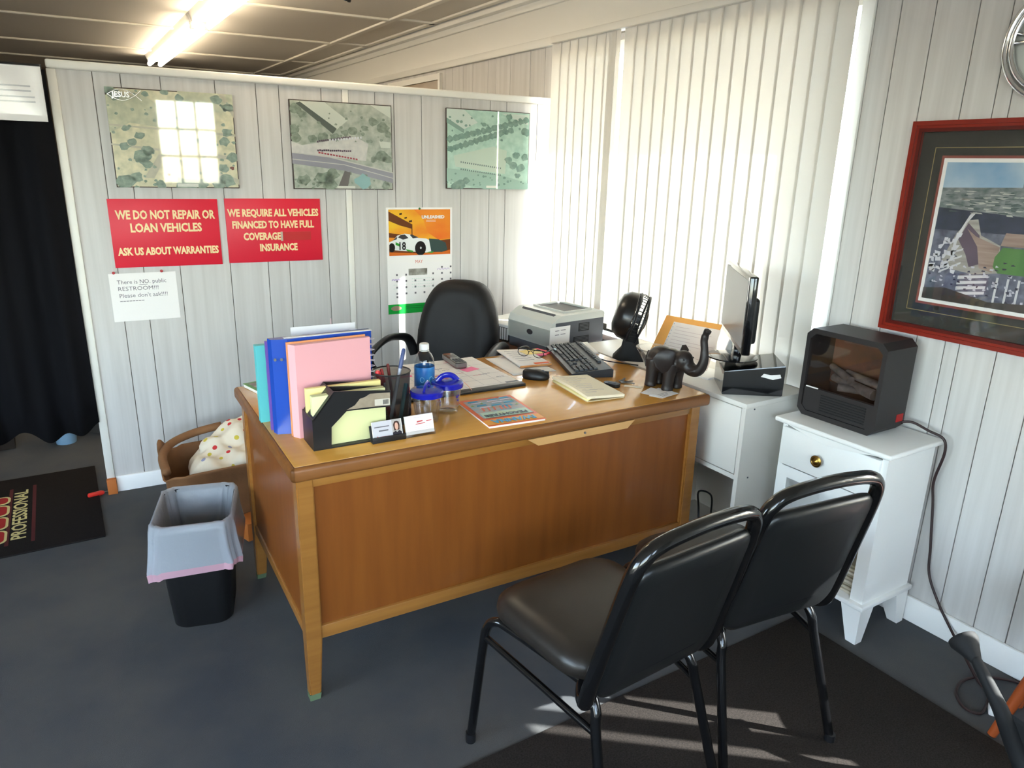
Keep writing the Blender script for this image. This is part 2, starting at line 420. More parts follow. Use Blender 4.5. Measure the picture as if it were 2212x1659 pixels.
# framed opening seen above the partition on the far part of the window wall
bm = BM(); y0, y1, z0, z1 = 1.36, 2.3, 1.2, 2.15
for a in ((y0, y0+.03, z0, z1), (y1-.03, y1, z0, z1), (y0+.03, y1-.03, z1-.04, z1), (y0+.03, y1-.03, z0, z0+.03)): box(bm, -.03, -.007, *a)
w5 = struct('window_4', bm, M_trim, 'covered window behind the partition')
obj('cover_sheet', box(BM(), -.016, -.01, y0+.03, y1-.03, z0+.03, z1-.04), mat('tan_plastic_sheet', c(150, 128, 100), .3, noise=((6, 6, 20), .6, 3, c(120, 98, 72))), w5)

# ------------------------------------------------------------------ vertical blinds
def blind(y0, y1, z0, z1, pitch, ang, x, name, label, fn=None, wid=.089):
    t = thing(name, label, 'blind', (x, (y0+y1)/2, z0))
    yc = (y0+y1)/2; hh = z1-z0
    obj('headrail', box(BM(), -.022, .022, y0-yc-.01, y1-yc+.01, hh, hh+.034, .003), M_trim, t)
    n = int((y1-y0-wid*.6)/pitch)+1
    bm = BM()
    def f(s, q):
        u = s-.5; return Vector((.003*(1-4*u*u), u*wid, q*hh))
    sheet(bm, f, 6, 1, .0007)
    first = None
    for i in range(n):
        yy = y0+wid*.42+pitch*i-yc
        a = ang+random.uniform(-.03, .03); dy = 0
        if fn: a, dy = fn(i, yy+yc, a)
        if first is None:
            first = obj('vane', bm, M_slat, t, (0, yy+dy, 0), (0, 0, a), smooth=60); o = first
        else:
            o = first.copy(); COL.objects.link(o); o.location = (0, yy+dy, 0); o.rotation_euler = (0, 0, a)
    return t
def f1(i, y, a):
    if -.64 < y < -.565: return a, .04
    return a, 0
blind(-1.865, -.095, .735, 2.165, .0745, -.035, -.066, 'vertical_blind', 'long closed cream vertical blind over the wide window', f1)
def f2(i, y, a): return (a+random.uniform(-.25, .25), random.uniform(-.008, .008))
blind(W2[0]+.02, W2[1]-.04, .60, 1.34, .112, .0, -.066, 'vertical_blind', 'partly open vertical blind on the second window near the camera', f2)

# ------------------------------------------------------------------ ceiling lights
M_tube = mat('lit_tube', c(255, 244, 220), .4, emit=((1, .86, .66, 1), TUBESTR))
for i, (y0, y1, lb) in enumerate(((2.05, 4.5, 'lit fluorescent strip fixture above the partition, far one of two'), (-.45, 2.0, 'lit fluorescent strip fixture at the top edge, near one of two'))):
    t = thing('fluorescent_light', lb, 'ceiling light', (-1.46, (y0+y1)/2, H), group='fluorescent strips on the ceiling'); hl = (y1-y0)/2
    bm = BM(); prism(bm, [(-.075, 0), (.075, 0), (.055, -.05), (-.055, -.05)], 2*hl, Matrix.Translation((0, hl, 0)) @ Matrix.Rotation(PI/2, 4, 'X'))
    obj('housing', bm, M_white, t, smooth=20)
    for sx in (-1, 1):
        obj('tube', cyl(BM(), (sx*.045, -hl+.03, -.075), (sx*.045, hl-.03, -.075), .019, seg=14), M_tube, t)
        for e in (-1, 1):
            obj('socket', box(BM(), sx*.045-.014, sx*.045+.014, e*(hl-.03)-.014, e*(hl-.03)+.014, -.09, -.045, .003), M_white, t)
t = thing('track_spotlight', 'pair of small black spotlights on the ceiling', 'spotlight', (-1.0, .44, H))
obj('canopy', lathe(BM(), [(0.06, 0), (.06, -.02), (.001, -.025)], 20, close=True), M_black, t)
for p, q in (((-.03, 0, -.02), (-.08, .02, -.085)), ((.02, 0, -.02), (-.0, .05, -.10))):
    h = obj('spot_head', cyl(BM(), p, q, .02, .026, 16), M_black, t)
    obj('lens', cyl(BM(), q, Vector(q)+(Vector(q)-Vector(p)).normalized()*.003, .022, .022, 16), M_chrome, h)
# ------------------------------------------------------------------ desk
DW, DD = 1.509, .828
desk = thing('office_desk', 'large honey oak office desk facing the two visitor chairs', 'desk', D(0, 0, 0), TH)
bm = BM(); box(bm, .012, DW-.012, .012, DD-.012, .72, .76, .004)
obj('desk_top', bm, M_laminate, desk)
def edge_strip(x0, x1, y0, y1):
    obj('edge_band', box(BM(), x0, x1, y0, y1, .716, .7585, .012, 4), M_edge, desk)
edge_strip(0, DW, 0, .022); edge_strip(0, DW, DD-.022, DD); edge_strip(0, .022, .0, DD); edge_strip(DW-.022, DW, .0, DD)
def leg(x, y, sx, sy):
    bm = BM(); w0 = .047; w1 = .034
    # outer faces stay straight, inner faces taper below the rail
    def ring(wd, z):
        ox = x if sx > 0 else x-wd; oy = y if sy > 0 else y-wd
        return [(ox, oy, z), (ox+wd, oy, z), (ox+wd, oy+wd, z), (ox, oy+wd, z)]
    loft(bm, [ring(w1, .02), ring(w0, .21), ring(w0, .72)])
    bmesh.ops.bevel(bm, geom=[e for e in bm.edges if abs(e.verts[0].co.z-e.verts[1].co.z) > .05], offset=.004, segments=2, affect='EDGES')
    l = obj('leg', bm, M_wood, desk)
    bm = BM(); loft(bm, [ring(w1-.004, 0), ring(w1, .02)]); obj('foot_cap', bm, mat('green_felt', c(96, 116, 84), .8), l)
for a in ((.018, .03, 1, 1), (DW-.018, .03, -1, 1), (.018, DD-.02, 1, -1), (DW-.018, DD-.02, -1, -1)): leg(*a)
obj('top_rail', box(BM(), .064, DW-.064, .034, .06, .683, .72, .002), M_wood, desk)
obj('bottom_rail', box(BM(), .064, DW-.064, .034, .06, .2, .243, .003), M_wood, desk)
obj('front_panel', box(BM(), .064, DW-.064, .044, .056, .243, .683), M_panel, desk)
for x0 in (.022, DW-.048):
    obj('side_rail', box(BM(), x0, x0+.026, .076, DD-.066, .2, .235, .003), M_wood, desk)
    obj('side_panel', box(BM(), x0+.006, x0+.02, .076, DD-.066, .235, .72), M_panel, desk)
for x0 in (.05, DW-.45):
    p = obj('drawer_pedestal', box(BM(), x0, x0+.4, .1, DD-.045, .2, .72), M_panel, desk)
    for z0, z1 in ((.21, .45), (.46, .58), (.59, .71)):
        d_ = obj('drawer_front', box(BM(), x0+.01, x0+.39, DD-.045, DD-.027, z0, z1, .003), M_wood, p)
# pull-out writing board under the front edge
bm = BM(); prism(bm, [(.735, .712), (1.165, .712), (1.135, .686), (.775, .686)], .022, Matrix(((1, 0, 0, 0), (0, 0, -1, .0335), (0, 1, 0, 0), (0, 0, 0, 1))))
wb = obj('pull_board', bm, mat('pale_board', c(206, 158, 100), .4), desk, smooth=0)
obj('screw', cyl(BM(), (.955, .012, .70), (.955, .0085, .70), .004, seg=12), M_steel, wb)

# ------------------------------------------------------------------ visitor chairs
def visitor_chair(loc, rz, label):
    t = thing('stacking_chair', label, 'chair', loc, rz, 'black stacking chairs in front of the desk')
    # padded seat
    def seat_ring(z, k):
        pts = []
        for px, py in rrect(1, 1, .22, 6):
            wd = .40 + .03*(py) if True else .4
            pts.append((px*wd*k, .02+py*.385*k, z-.012*(py < -.2)*0))
        return pts
    bm = BM(); loft(bm, [seat_ring(.415, .93), seat_ring(.422, .985), seat_ring(.44, 1.0), seat_ring(.458, .985), seat_ring(.474, .90), seat_ring(.481, .72), seat_ring(.483, .45)])
    obj('seat', bm, M_vinylb, t, smooth=60)
    yb = lambda z: -.185-(z-.38)*.27
    # back frame: one flat-oval tube bent into an inverted U whose ends hook forward under the back
    pts = []
    for s in (-1, 1):
        side = [(s*.12, yb(.40)+.085, .408), (s*.165, yb(.40)+.045, .392), (s*.193, yb(.41)+.008, .40), (s*.2, yb(.45), .45), (s*.196, yb(.6), .6), (s*.186, yb(.76), .76)]
        pts.append(side)
    top = [(-.165, yb(.812), .812), (-.125, yb(.832), .832), (-.06, yb(.84), .84), (0, yb(.842), .842), (.06, yb(.84), .84), (.125, yb(.832), .832), (.165, yb(.812), .812)]
    path = smooth_path(pts[0]+top+list(reversed(pts[1])), 5)
    obj('back_frame', tube(BM(), path, .0175, 12), M_enamel, t, smooth=80)
    # padded back panel held between the uprights
    bm = BM(); n = Vector((0, -.963, -.26)); ins = []
    def panel(off, k):
        r = []
        for px, py in rrect(1, 1, .13, 5):
            z = .596+py*.374*k; w_ = (.384-.02*(z-.43)/.33)
            bow = .018*(1-(2*px)**2)
            r.append(Vector((px*w_*k, yb(z), z)) + n*(off+bow*(.7 if off > 0 else .3)))
        return r
    loft(bm, [panel(-.016, .86), panel(-.012, .965), panel(-.002, 1.0), panel(.008, .985), panel(.013, .93), panel(.016, .7)])
    obj('backrest', bm, M_vinyl, t, smooth=60)
    # side leg frames: front leg, top rail, rear leg in one bent tube, plus the lower stretcher
    for s in (-1, 1):
        fr = smooth_path([(s*.236, .222, .012), (s*.215, .2, .30), (s*.207, .192, .372), (s*.198, .165, .402), (s*.185, .12, .404), (s*.155, -.1, .402), (s*.152, -.15, .395), (s*.157, -.185, .36), (s*.165, -.2, .30), (s*.19, -.285, .012)], 5)
        lf = obj('leg_frame', tube(BM(), fr, .0125, 12), M_enamel, t, smooth=80)
        for p in (fr[0], fr[-1]): obj('foot_glide', cyl(BM(), (p.x, p.y, 0), (p.x, p.y, .028), .0145, .0145, 14), M_black, lf)
        obj('stretcher', tube(BM(), [(s*.211, .196, .345), (s*.165, -.195, .31)], .009, 10), M_enamel, t, smooth=80)
    for y, z, h in ((.13, .405, .185), (-.12, .405, .158)):
        obj('cross_bar', tube(BM(), [(-h, y, z), (h, y, z)], .01, 10), M_enamel, t, smooth=80)
    return t
cA = visitor_chair((-1.405, -2.318, 0), .05, 'black vinyl stacking chair with padded seat, nearest the camera')
cB = visitor_chair((-.935, -2.315, 0), -.12, 'black vinyl stacking chair beside the small white nightstand')

# ------------------------------------------------------------------ swivel chair behind the desk
t = thing('swivel_chair', 'black leather swivel chair with a tall padded back behind the desk', 'chair', (-.93, -.48, 0), -.82)
def cush(bm, rings): return loft(bm, rings)
bm = BM(); yb = lambda z: .185+(z-.5)*.22
def bring(off, kx, kz):
    r = []
    for k_ in range(40):
        a = 2*PI*k_/40; cx = math.cos(a); sz = math.sin(a)
        ex = abs(cx)**.62*(1 if cx > 0 else -1); ez = abs(sz)**.62*(1 if sz > 0 else -1)
        z = .715+ez*.255*kz; w_ = (.212-.04*max(0, (z-.70)/.28)-.03*max(0, (.62-z)/.2))
        x = ex*w_*kx
        r.append((x, yb(z)+off-.035*(abs(x)/.24)**2*0+.0, z))
    return r
loft(bm, [bring(.07, .45, .5), bring(.068, .85, .9), bring(.045, 1.0, 1.0), bring(.0, 1.02, 1.015), bring(-.035, .98, .98), bring(-.052, .86, .9), bring(-.06, .7, .78), bring(-.05, .5, .6), bring(-.045, .25, .3)])
obj('backrest', bm, M_leather, t, smooth=180)
bm = BM()
def sring(z, k): return [(px*.5*k, -.06+py*.5*k, z) for px, py in rrect(1, 1, .25, 6)]
loft(bm, [sring(.40, .9), sring(.42, 1), sring(.46, 1.03), sring(.495, .97), sring(.505, .7)])
obj('seat', bm, M_leather, t, smooth=60)
for s in (-1, 1):
    pth = smooth_path([(s*.2, .05, .43), (s*.275, .0, .46), (s*.285, -.12, .56), (s*.285, -.2, .63), (s*.285, -.19, .675), (s*.285, -.02, .705), (s*.28, .12, .69), (s*.26, .2, .66), (s*.235, .22, .58)], 5)
    obj('armrest', tube(BM(), pth, .019, 10, flat=(.026, .016)), M_black, t, smooth=80)
obj('gas_column', cyl(BM(), (0, -.03, .09), (0, -.03, .4), .027, seg=18), M_black, t)
for i in range(5):
    a = 2*PI*i/5; e = Vector((.27*math.cos(a), -.03+.27*math.sin(a), .07))
    l_ = obj('base_arm', tube(BM(), [(0, -.03, .1), e], [.028, .016], 10), M_black, t)
    obj('caster', cyl(BM(), e+Vector((-.014, 0, -.042)), e+Vector((.014, 0, -.042)), .028, seg=16), M_black, l_)

# ------------------------------------------------------------------ white cabinet under the window
cab = thing('white_cabinet', 'low white cabinet with flat door along the window wall', 'cabinet', (0, 0, 0))
M_wc = mat('white_melamine', c(226, 222, 214), .45)
X0, X1, Y0, Y1, ZT = -.43, -.085, -1.913, -.90, .74
obj('top', box(BM(), X0, X1, Y0, Y1, ZT-.018, ZT, .001), M_wc, cab)
sp = obj('side_panel', box(BM(), X0, X1, Y0, Y0+.018, 0, ZT-.018), M_wc, cab)
for xx, zz in ((-.385, .715), (-.375, .445)): obj('screw', cyl(BM(), (xx, Y0, zz), (xx, Y0-.0015, zz), .0035, seg=10), M_dgrey, sp)
obj('side_panel', box(BM(), X0, X1, Y1-.018, Y1, 0, ZT-.018), M_wc, cab)
obj('back_panel', box(BM(), X1-.01, X1, Y0+.018, Y1-.018, .05, ZT-.018), M_wc, cab)
obj('divider', box(BM(), X0+.02, X1-.01, (Y0+Y1)/2-.009, (Y0+Y1)/2+.009, .0, ZT-.018), M_wc, cab)
obj('shelf', box(BM(), X0, X1-.01, Y0+.018, Y1-.018, .442, .46), M_wc, cab)
obj('bottom_shelf', box(BM(), X0+.05, X1-.01, Y0+.018, Y1-.018, .06, .078), M_wc, cab)
ym = (Y0+Y1)/2
for a, b in ((Y0+.021, ym-.003), (ym+.003, Y1-.021)):
    obj('door', box(BM(), X0, X0+.016, a, b, .463, ZT-.021, .001), M_wc, cab)
tag(obj('power_cable', tube(BM(), smooth_path([(-.13, -1.55, .079), (-.2, -1.6, .2), (-.3, -1.62, .25), (-.36, -1.68, .22), (-.38, -1.72, .12), (-.36, -1.76, .083)], 6), .004, 8), M_black), 'black cable drooping inside the open lower shelf of the white cabinet', 'cable')

# brown stand under the printer
bs = thing('printer_stand', 'dark brown wooden stand under the laser printer', 'cabinet', (0, 0, 0))
obj('top', box(BM(), -.60, -.085, -.868, -.14, .635, .66, .004), M_brown, bs)
for y0 in (-.86, -.17): obj('side_panel', box(BM(), -.58, -.1, y0, y0+.02, 0, .635), M_brown, bs)
obj('back_panel', box(BM(), -.12, -.1, -.84, -.17, .1, .635), M_brown, bs)
obj('shelf', box(BM(), -.57, -.12, -.84, -.17, .3, .32), M_brown, bs)

# ------------------------------------------------------------------ nightstand
ns = thing('nightstand', 'small white painted nightstand with one drawer and splayed feet', 'nightstand', (0, 0, 0))
x0, x1, y0, y1 = -.308, -.04, -2.385, -1.985
bm = BM(); box(bm, -.336, -.024, -2.405, -1.966, .682, .7, .006, 3); obj('top', bm, M_white, ns)
bm = BM(); prism(bm, [(y0+.03, .682), (y1-.03, .682), (y1-.08, .672), ((y0+y1)/2, .655), (y0+.08, .672)], .008, Matrix(((0, 0, 1, x0-.02), (1, 0, 0, 0), (0, 1, 0, 0), (0, 0, 0, 1))))
obj('scalloped_apron', bm, M_white, ns, smooth=0)
for a in (y0, y1-.02): obj('side_panel', box(BM(), x0, x1, a, a+.02, .15, .682), M_white, ns)
obj('back_panel', box(BM(), x1-.012, x1, y0+.02, y1-.02, .15, .682), M_white, ns)
obj('divider', box(BM(), x0, x1-.012, y0+.02, y1-.02, .505, .52), M_white, ns)
for a, b in ((y0+.02, y0+.045), (y1-.045, y1-.02)): obj('stile', box(BM(), x0, x0+.018, a, b, .15, .505), M_white, ns)
obj('rail', box(BM(), x0, x0+.018, y0+.045, y1-.045, .478, .505), M_white, ns)
dr_ = obj('drawer', box(BM(), x0-.012, x0+.01, y0+.02, y1-.012, .528, .668, .003), M_white, ns)
kn = obj('knob', lathe(BM(), [(.006, 0), (.006, .012), (.02, .016), (.021, .02), (.015, .023), (.013, .021), (.009, .022), (.001, .026)], 24), M_brass, dr_, (x0-.012, -2.155, .592), (0, -PI/2, 0), 30)
obj('base_moulding', box(BM(), -.328, -.03, -2.40, -1.97, .132, .15, .005, 3), M_white, ns)
for (fx, sx) in ((-.318, 1), (-.036, -1)):
    for (fy, sy) in ((-2.392, 1), (-1.978, -1)):
        def fr_(k, z): return [(fx, fy, z), (fx+sx*k, fy, z), (fx+sx*k, fy+sy*k, z), (fx, fy+sy*k, z)]
        obj('foot', loft(BM(), [fr_(.036, 0), fr_(.075, .132)]), M_white, ns, smooth=0)
for i in range(9):
    tag(obj('newspaper', box(BM(), -.29+.004*(i % 3), -.08, -2.335+.003*(i % 2), -2.04, .151+i*.012, .161+i*.012, .003), mat('newsprint%d' % (i % 3), c(200-i % 3*14, 190-i % 3*14, 170-i % 3*16), .8)),
        ['bottom', 'second', 'third', 'fourth', 'fifth', 'sixth', 'seventh', 'eighth', 'topmost'][i]+' folded newspaper, counted from below, in the pile inside the nightstand', 'newspaper', 'newspapers in the nightstand')

# ------------------------------------------------------------------ heater on the nightstand
xf, xb, ya, yb_, z0, z1 = -.231, -.062, -2.276, -1.975, .7, 1.017
ht = thing('fireplace_heater', 'black box-shaped electric fireplace heater on the white nightstand', 'heater', ((xf+xb)/2, (ya+yb_)/2, z0))
w2 = (yb_-ya)/2; d2 = (xb-xf)/2; hh = z1-z0
def chamf(k, cc): return [(-w2*k, cc), (-w2*k+cc, 0), (w2*k-cc, 0), (w2*k, cc), (w2*k, hh-cc), (w2*k-cc, hh), (-w2*k+cc, hh), (-w2*k, hh-cc)]
M_heat = mat('heater_black', c(38, 34, 34), .5)
# shell: an eight-sided tube open at the front
outer = chamf(1, .022); inner = [(a*.9, .018+b*(hh-.036)/hh) for a, b in outer]
bm = BM()
ro = [(-d2, a, b) for a, b in outer]; rb = [(d2, a, b) for a, b in outer]; ri = [(-d2, a, b) for a, b in inner]; rbi = [(d2-.02, a*.98, b) for a, b in inner]
loft(bm, [rb, ro, ri, rbi], cap=True)
obj('shell', bm, M_heat, ht, smooth=20)
lp = obj('louvre_panel', box(BM(), -d2+.004, -d2+.02, -w2*.885, w2*.885, .019, .105), M_heat, ht)
for i in range(7): obj('louvre', box(BM(), -d2+.0015, -d2+.006, -w2*.72, w2*.42, .030+i*.0092, .034+i*.0092), M_blackm, lp)
obj('brand_strip', box(BM(), -d2+.001, -d2+.004, w2*.52, w2*.84, .1055, .1095), M_paper, ht)
obj('firebox_back', box(BM(), d2-.03, d2-.024, -w2*.86, w2*.86, .105, hh-.03), mat('firebox_rust', c(84, 44, 24), .8, noise=((18, 18, 18), .9, 4, c(40, 28, 22))), ht)
bm = BM()
for p, q, r in (((-.03, -.1, .125), (.02, .09, .135), .019), ((.0, -.11, .15), (.03, .05, .16), .016), ((-.02, .0, .15), (.03, .11, .17), .015), ((-.04, .03, .12), (.0, -.07, .122), .014)): cyl(bm, p, q, r, r*.8, 10)
obj('log_set', bm, mat('grey_log', c(96, 88, 84), .9, noise=((30, 30, 30), .8, 4, c(50, 42, 40))), ht)
obj('glass_front', box(BM(), -d2+.008, -d2+.010, -w2*.88, w2*.88, .106, hh-.02), M_haze, ht)
obj('warning_tag', box(BM(), d2-.05, d2-.012, -w2-.0015, -w2, .035, .062), mat('red_tag', c(170, 24, 24), .5), ht)
cp = [Vector((xb-.012, ya, .73)), Vector((xb+.004, ya-.03, .735)), Vector((-.054, -2.36, .722)), Vector((-.05, -2.409, .709)), Vector((-.044, -2.419, .66))]
cp += [pix_x(x, y, X) for x, y, X in ((2017, 1040, -.03), (2015, 1090, -.026), (2010, 1180, -.03), (2007, 1240, -.035), (2026, 1300, -.035), (2050, 1352, -.035))]
cp += [pix_z(2085, 1420, .03), pix_z(2112, 1470, .006), pix_z(2135, 1500, .005), pix_z(2120, 1540, .005), pix_z(2085, 1530, .005), pix_z(2066, 1500, .005), pix_z(2075, 1474, .005), pix_z(2110, 1462, .006), pix_z(2160, 1466, .006), pix_z(2212, 1478, .005), pix_z(2260, 1500, .005)]
tag(obj('heater_cord', tube(BM(), smooth_path(cp, 6), .0046, 8), mat('brown_cord', c(46, 28, 28), .5)), 'dark cord hanging from the heater down the plank wall to the floor', 'cord')

# ------------------------------------------------------------------ floor mats
mt = thing('floor_mat', 'black floor mat with red and cream lettering by the curtain', 'mat', (-2.93, .07, 0))
obj('mat_base', box(BM(), -.49, .49, -.42, .42, 0, .008, .003), M_matl, mt)
M_mred = mat('mat_red', c(150, 24, 26), .9); M_mcream = mat('mat_cream', c(196, 186, 130), .9); M_mdred = mat('mat_darkred', c(74, 16, 20), .9)
text('printed_text', 'PROFESSIONAL', .075, M_mcream, mt, (.183, -.02, .0085), (0, 0, PI/2), width=.53, bold=.0012)
for x, a, b in ((.232, -.33, .29), (.14, -.33, .28)): obj('printed_stripe', box(BM(), x-.007, x+.007, a, b, .008, .0087), M_mdred, mt)
for i, (a, b) in enumerate(((-.30, -.17), (-.16, -.03), (-.02, .1), (.11, .2))):
    bm = BM(); prism(bm, rrect(.22, b-a, .03, 5, .03, (a+b)/2), .0008, Matrix.Translation((0, 0, .008))); o_ = obj('printed_letter', bm, M_mcream, mt)
    bm = BM(); prism(bm, rrect(.2, b-a-.02, .024, 5, .03, (a+b)/2), .0005, Matrix.Translation((0, 0, .0088))); obj('letter_fill', bm, M_mred, o_)
    if i in (0, 1): 
        bm = BM(); prism(bm, rrect(.05, .016, .007, 4, .08, (a+b)/2), .0004, Matrix.Translation((0, 0, .0093))); obj('letter_counter', bm, M_mcream, o_)
tag(obj('floor_mat', box(BM(), -2.05, -.37, -3.35, -2.186, 0, .007, .003), M_matr), 'plain charcoal carpet mat under the two visitor chairs', 'mat')

# ------------------------------------------------------------------ waste bin with liner
wb_ = thing('waste_bin', 'black waste bin lined with a clear bag, left of the desk', 'bin', (-2.165, -1.075, 0), -.26)
def rr(w_, h_, z, k=.05, jit=0, seed=0):
    rng = random.Random(seed); P = rrect(w_, h_, k, 8)
    return [(x*(1+jit*rng.uniform(-1, 1)), y*(1+jit*rng.uniform(-1, 1)), z+jit*.12*rng.uniform(-1, 1)) for x, y in P]
bm = BM(); loft(bm, [rr(.185, .24, 0), rr(.19, .245, .004), rr(.235, .31, .385), rr(.245, .32, .388), rr(.245, .32, .395), rr(.232, .305, .395), rr(.185, .24, .012)], cap=True)
obj('bin_body', bm, mat('bin_black', c(20, 20, 21), .5), wb_, smooth=50)
M_bag = mat('clear_bag', c(222, 228, 236), .22, alpha=.5, spec=.6, transl=.3, bump=(30, .6))
def bagring(w_, h_, z, amp=0, drop=0, seed=0, k=.05):
    P = rrect(w_, h_, k, 14); n_ = len(P); o = []
    for i, (x, y) in enumerate(P):
        a = 2*PI*i/n_
        f = math.sin(7*a+seed)+.7*math.sin(13*a+1.7*seed)+.5*math.sin(23*a+2.1)
        L_ = math.hypot(x, y); corner = abs(math.sin(2*math.atan2(y/h_, x/w_)))**3
        o.append((x*(1+amp*f/L_), y*(1+amp*f/L_), z+amp*.5*math.sin(9*a+seed)+drop*(.5*math.sin(a+2.2)+.35*corner)))
    return o
bm = BM()
loft(bm, [bagring(.05, .07, .03, k=.02), bagring(.155, .2, .035, .003), bagring(.172, .23, .15, .0075, 0, 1), bagring(.195, .26, .28, .007, 0, 1), bagring(.222, .292, .383, .003, 0, 1), bagring(.238, .313, .404, .0018, 0, 2), bagring(.254, .330, .400, .0018, 0, 2), bagring(.262, .338, .375, .002, 0, 3), bagring(.266, .344, .33, .0045, 0, 3), bagring(.274, .352, .285, .006, .02, 3), bagring(.288, .366, .235, .006, .035, 3)], cap=False)
lin = obj('bag_liner', bm, M_bag, wb_, smooth=180)
bm = BM(); loft(bm, [bagring(.2885, .3665, .236, .006, .035, 3), bagring(.284, .36, .205, .006, .045, 3)], cap=False)
obj('drawstring_hem', bm, mat('pink_hem', c(236, 186, 200), .4, alpha=.85, transl=.3), lin, smooth=180)

# ------------------------------------------------------------------ brown bag of cloth behind the bin
bk = thing('fabric_sack', 'brown open sack stuffed with spotted cloth behind the desk', 'sack', (-1.985, -.36, 0), PROT)
M_kraft = mat('kraft_brown', c(140, 98, 62), .8, noise=((12, 12, 12), .6, 4, c(112, 74, 46)), bump=(30, .2))
def sk(w_, h_, z, k=.1, wav=0.0, ph=0):
    P = rrect(w_, h_, k, 8); n_ = len(P)
    return [(x, y, z+wav*math.sin(ph+3*2*PI*i/n_)+wav*.6*math.sin(5*2*PI*i/n_+1)) for i, (x, y) in enumerate(P)]
bm = BM(); loft(bm, [sk(.36, .34, .0), sk(.40, .4, .1), sk(.41, .42, .22, wav=.006), sk(.42, .43, .28, wav=.02), sk(.44, .45, .292, wav=.025), sk(.43, .44, .296, wav=.026), sk(.40, .41, .27, wav=.02), sk(.38, .39, .2), sk(.34, .32, .01)], cap=True)
obj('sack', bm, M_kraft, bk, smooth=180)
bm = BM(); tube(bm, smooth_path([(-.2, -.12, .285), (-.205, .0, .315), (-.16, .12, .325), (-.06, .19, .335), (.06, .2, .35)], 5), [.018]*21, 10); 
obj('curled_rim', bm, M_kraft, bk, smooth=180)
def dotted():
    m = mat('spotted_cloth', c(232, 220, 196), .9, bump=(20, .3)); n = m.node_tree.nodes; L = m.node_tree.links; b = n['Principled BSDF']
    tc = n.new('ShaderNodeTexCoord'); v = n.new('ShaderNodeTexVoronoi'); v.inputs['Scale'].default_value = 24; v.inputs['Randomness'].default_value = .7
    L.new(tc.outputs['Object'], v.inputs['Vector'])
    cmp_ = n.new('ShaderNodeMath'); cmp_.operation = 'LESS_THAN'; cmp_.inputs[1].default_value = .26; L.new(v.outputs['Distance'], cmp_.inputs[0])
    hs = n.new('ShaderNodeSeparateColor'); L.new(v.outputs['Color'], hs.inputs[0])
    rp = n.new('ShaderNodeValToRGB'); rp.color_ramp.interpolation = 'CONSTANT'
    rp.color_ramp.elements[0].color = c(196, 52, 52); rp.color_ramp.elements[1].position = .45; rp.color_ramp.elements[1].color = c(206, 186, 70)
    e = rp.color_ramp.elements.new(.7); e.color = c(150, 150, 176)
    L.new(hs.outputs[0], rp.inputs[0])
    mx = n.new('ShaderNodeMix'); mx.data_type = 'RGBA'; mx.inputs[6].default_value = c(232, 220, 196)
    L.new(cmp_.outputs[0], mx.inputs[0]); L.new(rp.outputs[0], mx.inputs[7]); L.new(mx.outputs[2], b.inputs['Base Color']); return m
cl = BM()
for p, r, s in (((.05, .04, .22), .14, (1.15, 1, .75)), ((.1, .1, .31), .09, (1.2, 1, .8)), ((.12, -.06, .27), .08, (1, 1.2, .7)), ((0, -.06, .25), .09, (1.3, .9, .6)), ((.14, .12, .36), .06, (1.3, 1, .7)), ((.02, .06, .32), .05, (1.6, .7, .6))): ball(cl, p, r, s)
cloth = blob('spotted_cloth', cl, dotted(), None, .009, 5, .5, bk.location, (0, 0, PROT))
for v in cloth.data.vertices:
    co = v.co; v.co.z += .008*math.sin(co.x*55+co.y*30)+.006*math.sin(co.y*70-co.x*25)
tag(cloth, 'cream cloth with red and yellow spots stuffed in the brown sack', 'cloth')
tag(obj('cardboard_box', box(BM(), -.05, .05, -.05, .05, 0, .08, .002), mat('orange_card', c(196, 112, 46), .7), None, (-1.90, -.62, 0), (0, 0, .3)), 'small orange carton on the floor between bin and desk', 'carton')
# ------------------------------------------------------------------ flat prints: polygons in picture coordinates (0..1, 0..1 from the lower left)
class Pic:
    """a flat panel of width W and height HH whose local x runs right and local y runs up"""
    def __init__(self, root, W, HH, z=0): self.r, self.W, self.H, self.z, self.n = root, W, HH, z, 0
    def poly(self, name, polys, m, dz=None):
        bm = BM(); self.n += 1; z = self.z + .00025*self.n if dz is None else self.z+dz
        for P in polys:
            P = [(min(max(x, 0), 1)*self.W, min(max(y, 0), 1)*self.H) for x, y in P]
            a = sum(P[i][0]*P[(i+1) % len(P)][1]-P[(i+1) % len(P)][0]*P[i][1] for i in range(len(P)))
            if a < 0: P.reverse()
            try: prism(bm, P, .0003, Matrix.Translation((0, 0, z)))
            except ValueError: pass
        return obj(name, bm, m, self.r, smooth=0)
    def blobs(self, name, spots, m, seed=0, asp=1.0):
        rng = random.Random(seed); polys = []
        for x, y, r in spots:
            polys.append([(x+r*rng.uniform(.65, 1.15)*math.cos(2*PI*i/11), y+asp*r*rng.uniform(.65, 1.15)*math.sin(2*PI*i/11)) for i in range(11)])
        return self.poly(name, polys, m)
def flat(n_, r, g, b, rough=.6, noise=None): return mat('print_'+n_, c(r, g, b), rough, spec=.2, noise=noise)
def on_partition(name, label, cat, s, z, o=.0075, tilt=0, group=None):
    # local x right along the partition, local y up, local z out of it
    e = thing(name, label, cat, PW(s, o, z), group=group)
    e.rotation_euler = (Matrix.Rotation(PROT, 3, 'Z') @ Matrix.Rotation(PI/2, 3, 'X') @ Matrix.Rotation(tilt, 3, 'Z')).to_euler()
    return e
M_pframe = mat('thin_dark_frame', c(58, 44, 36), .4)
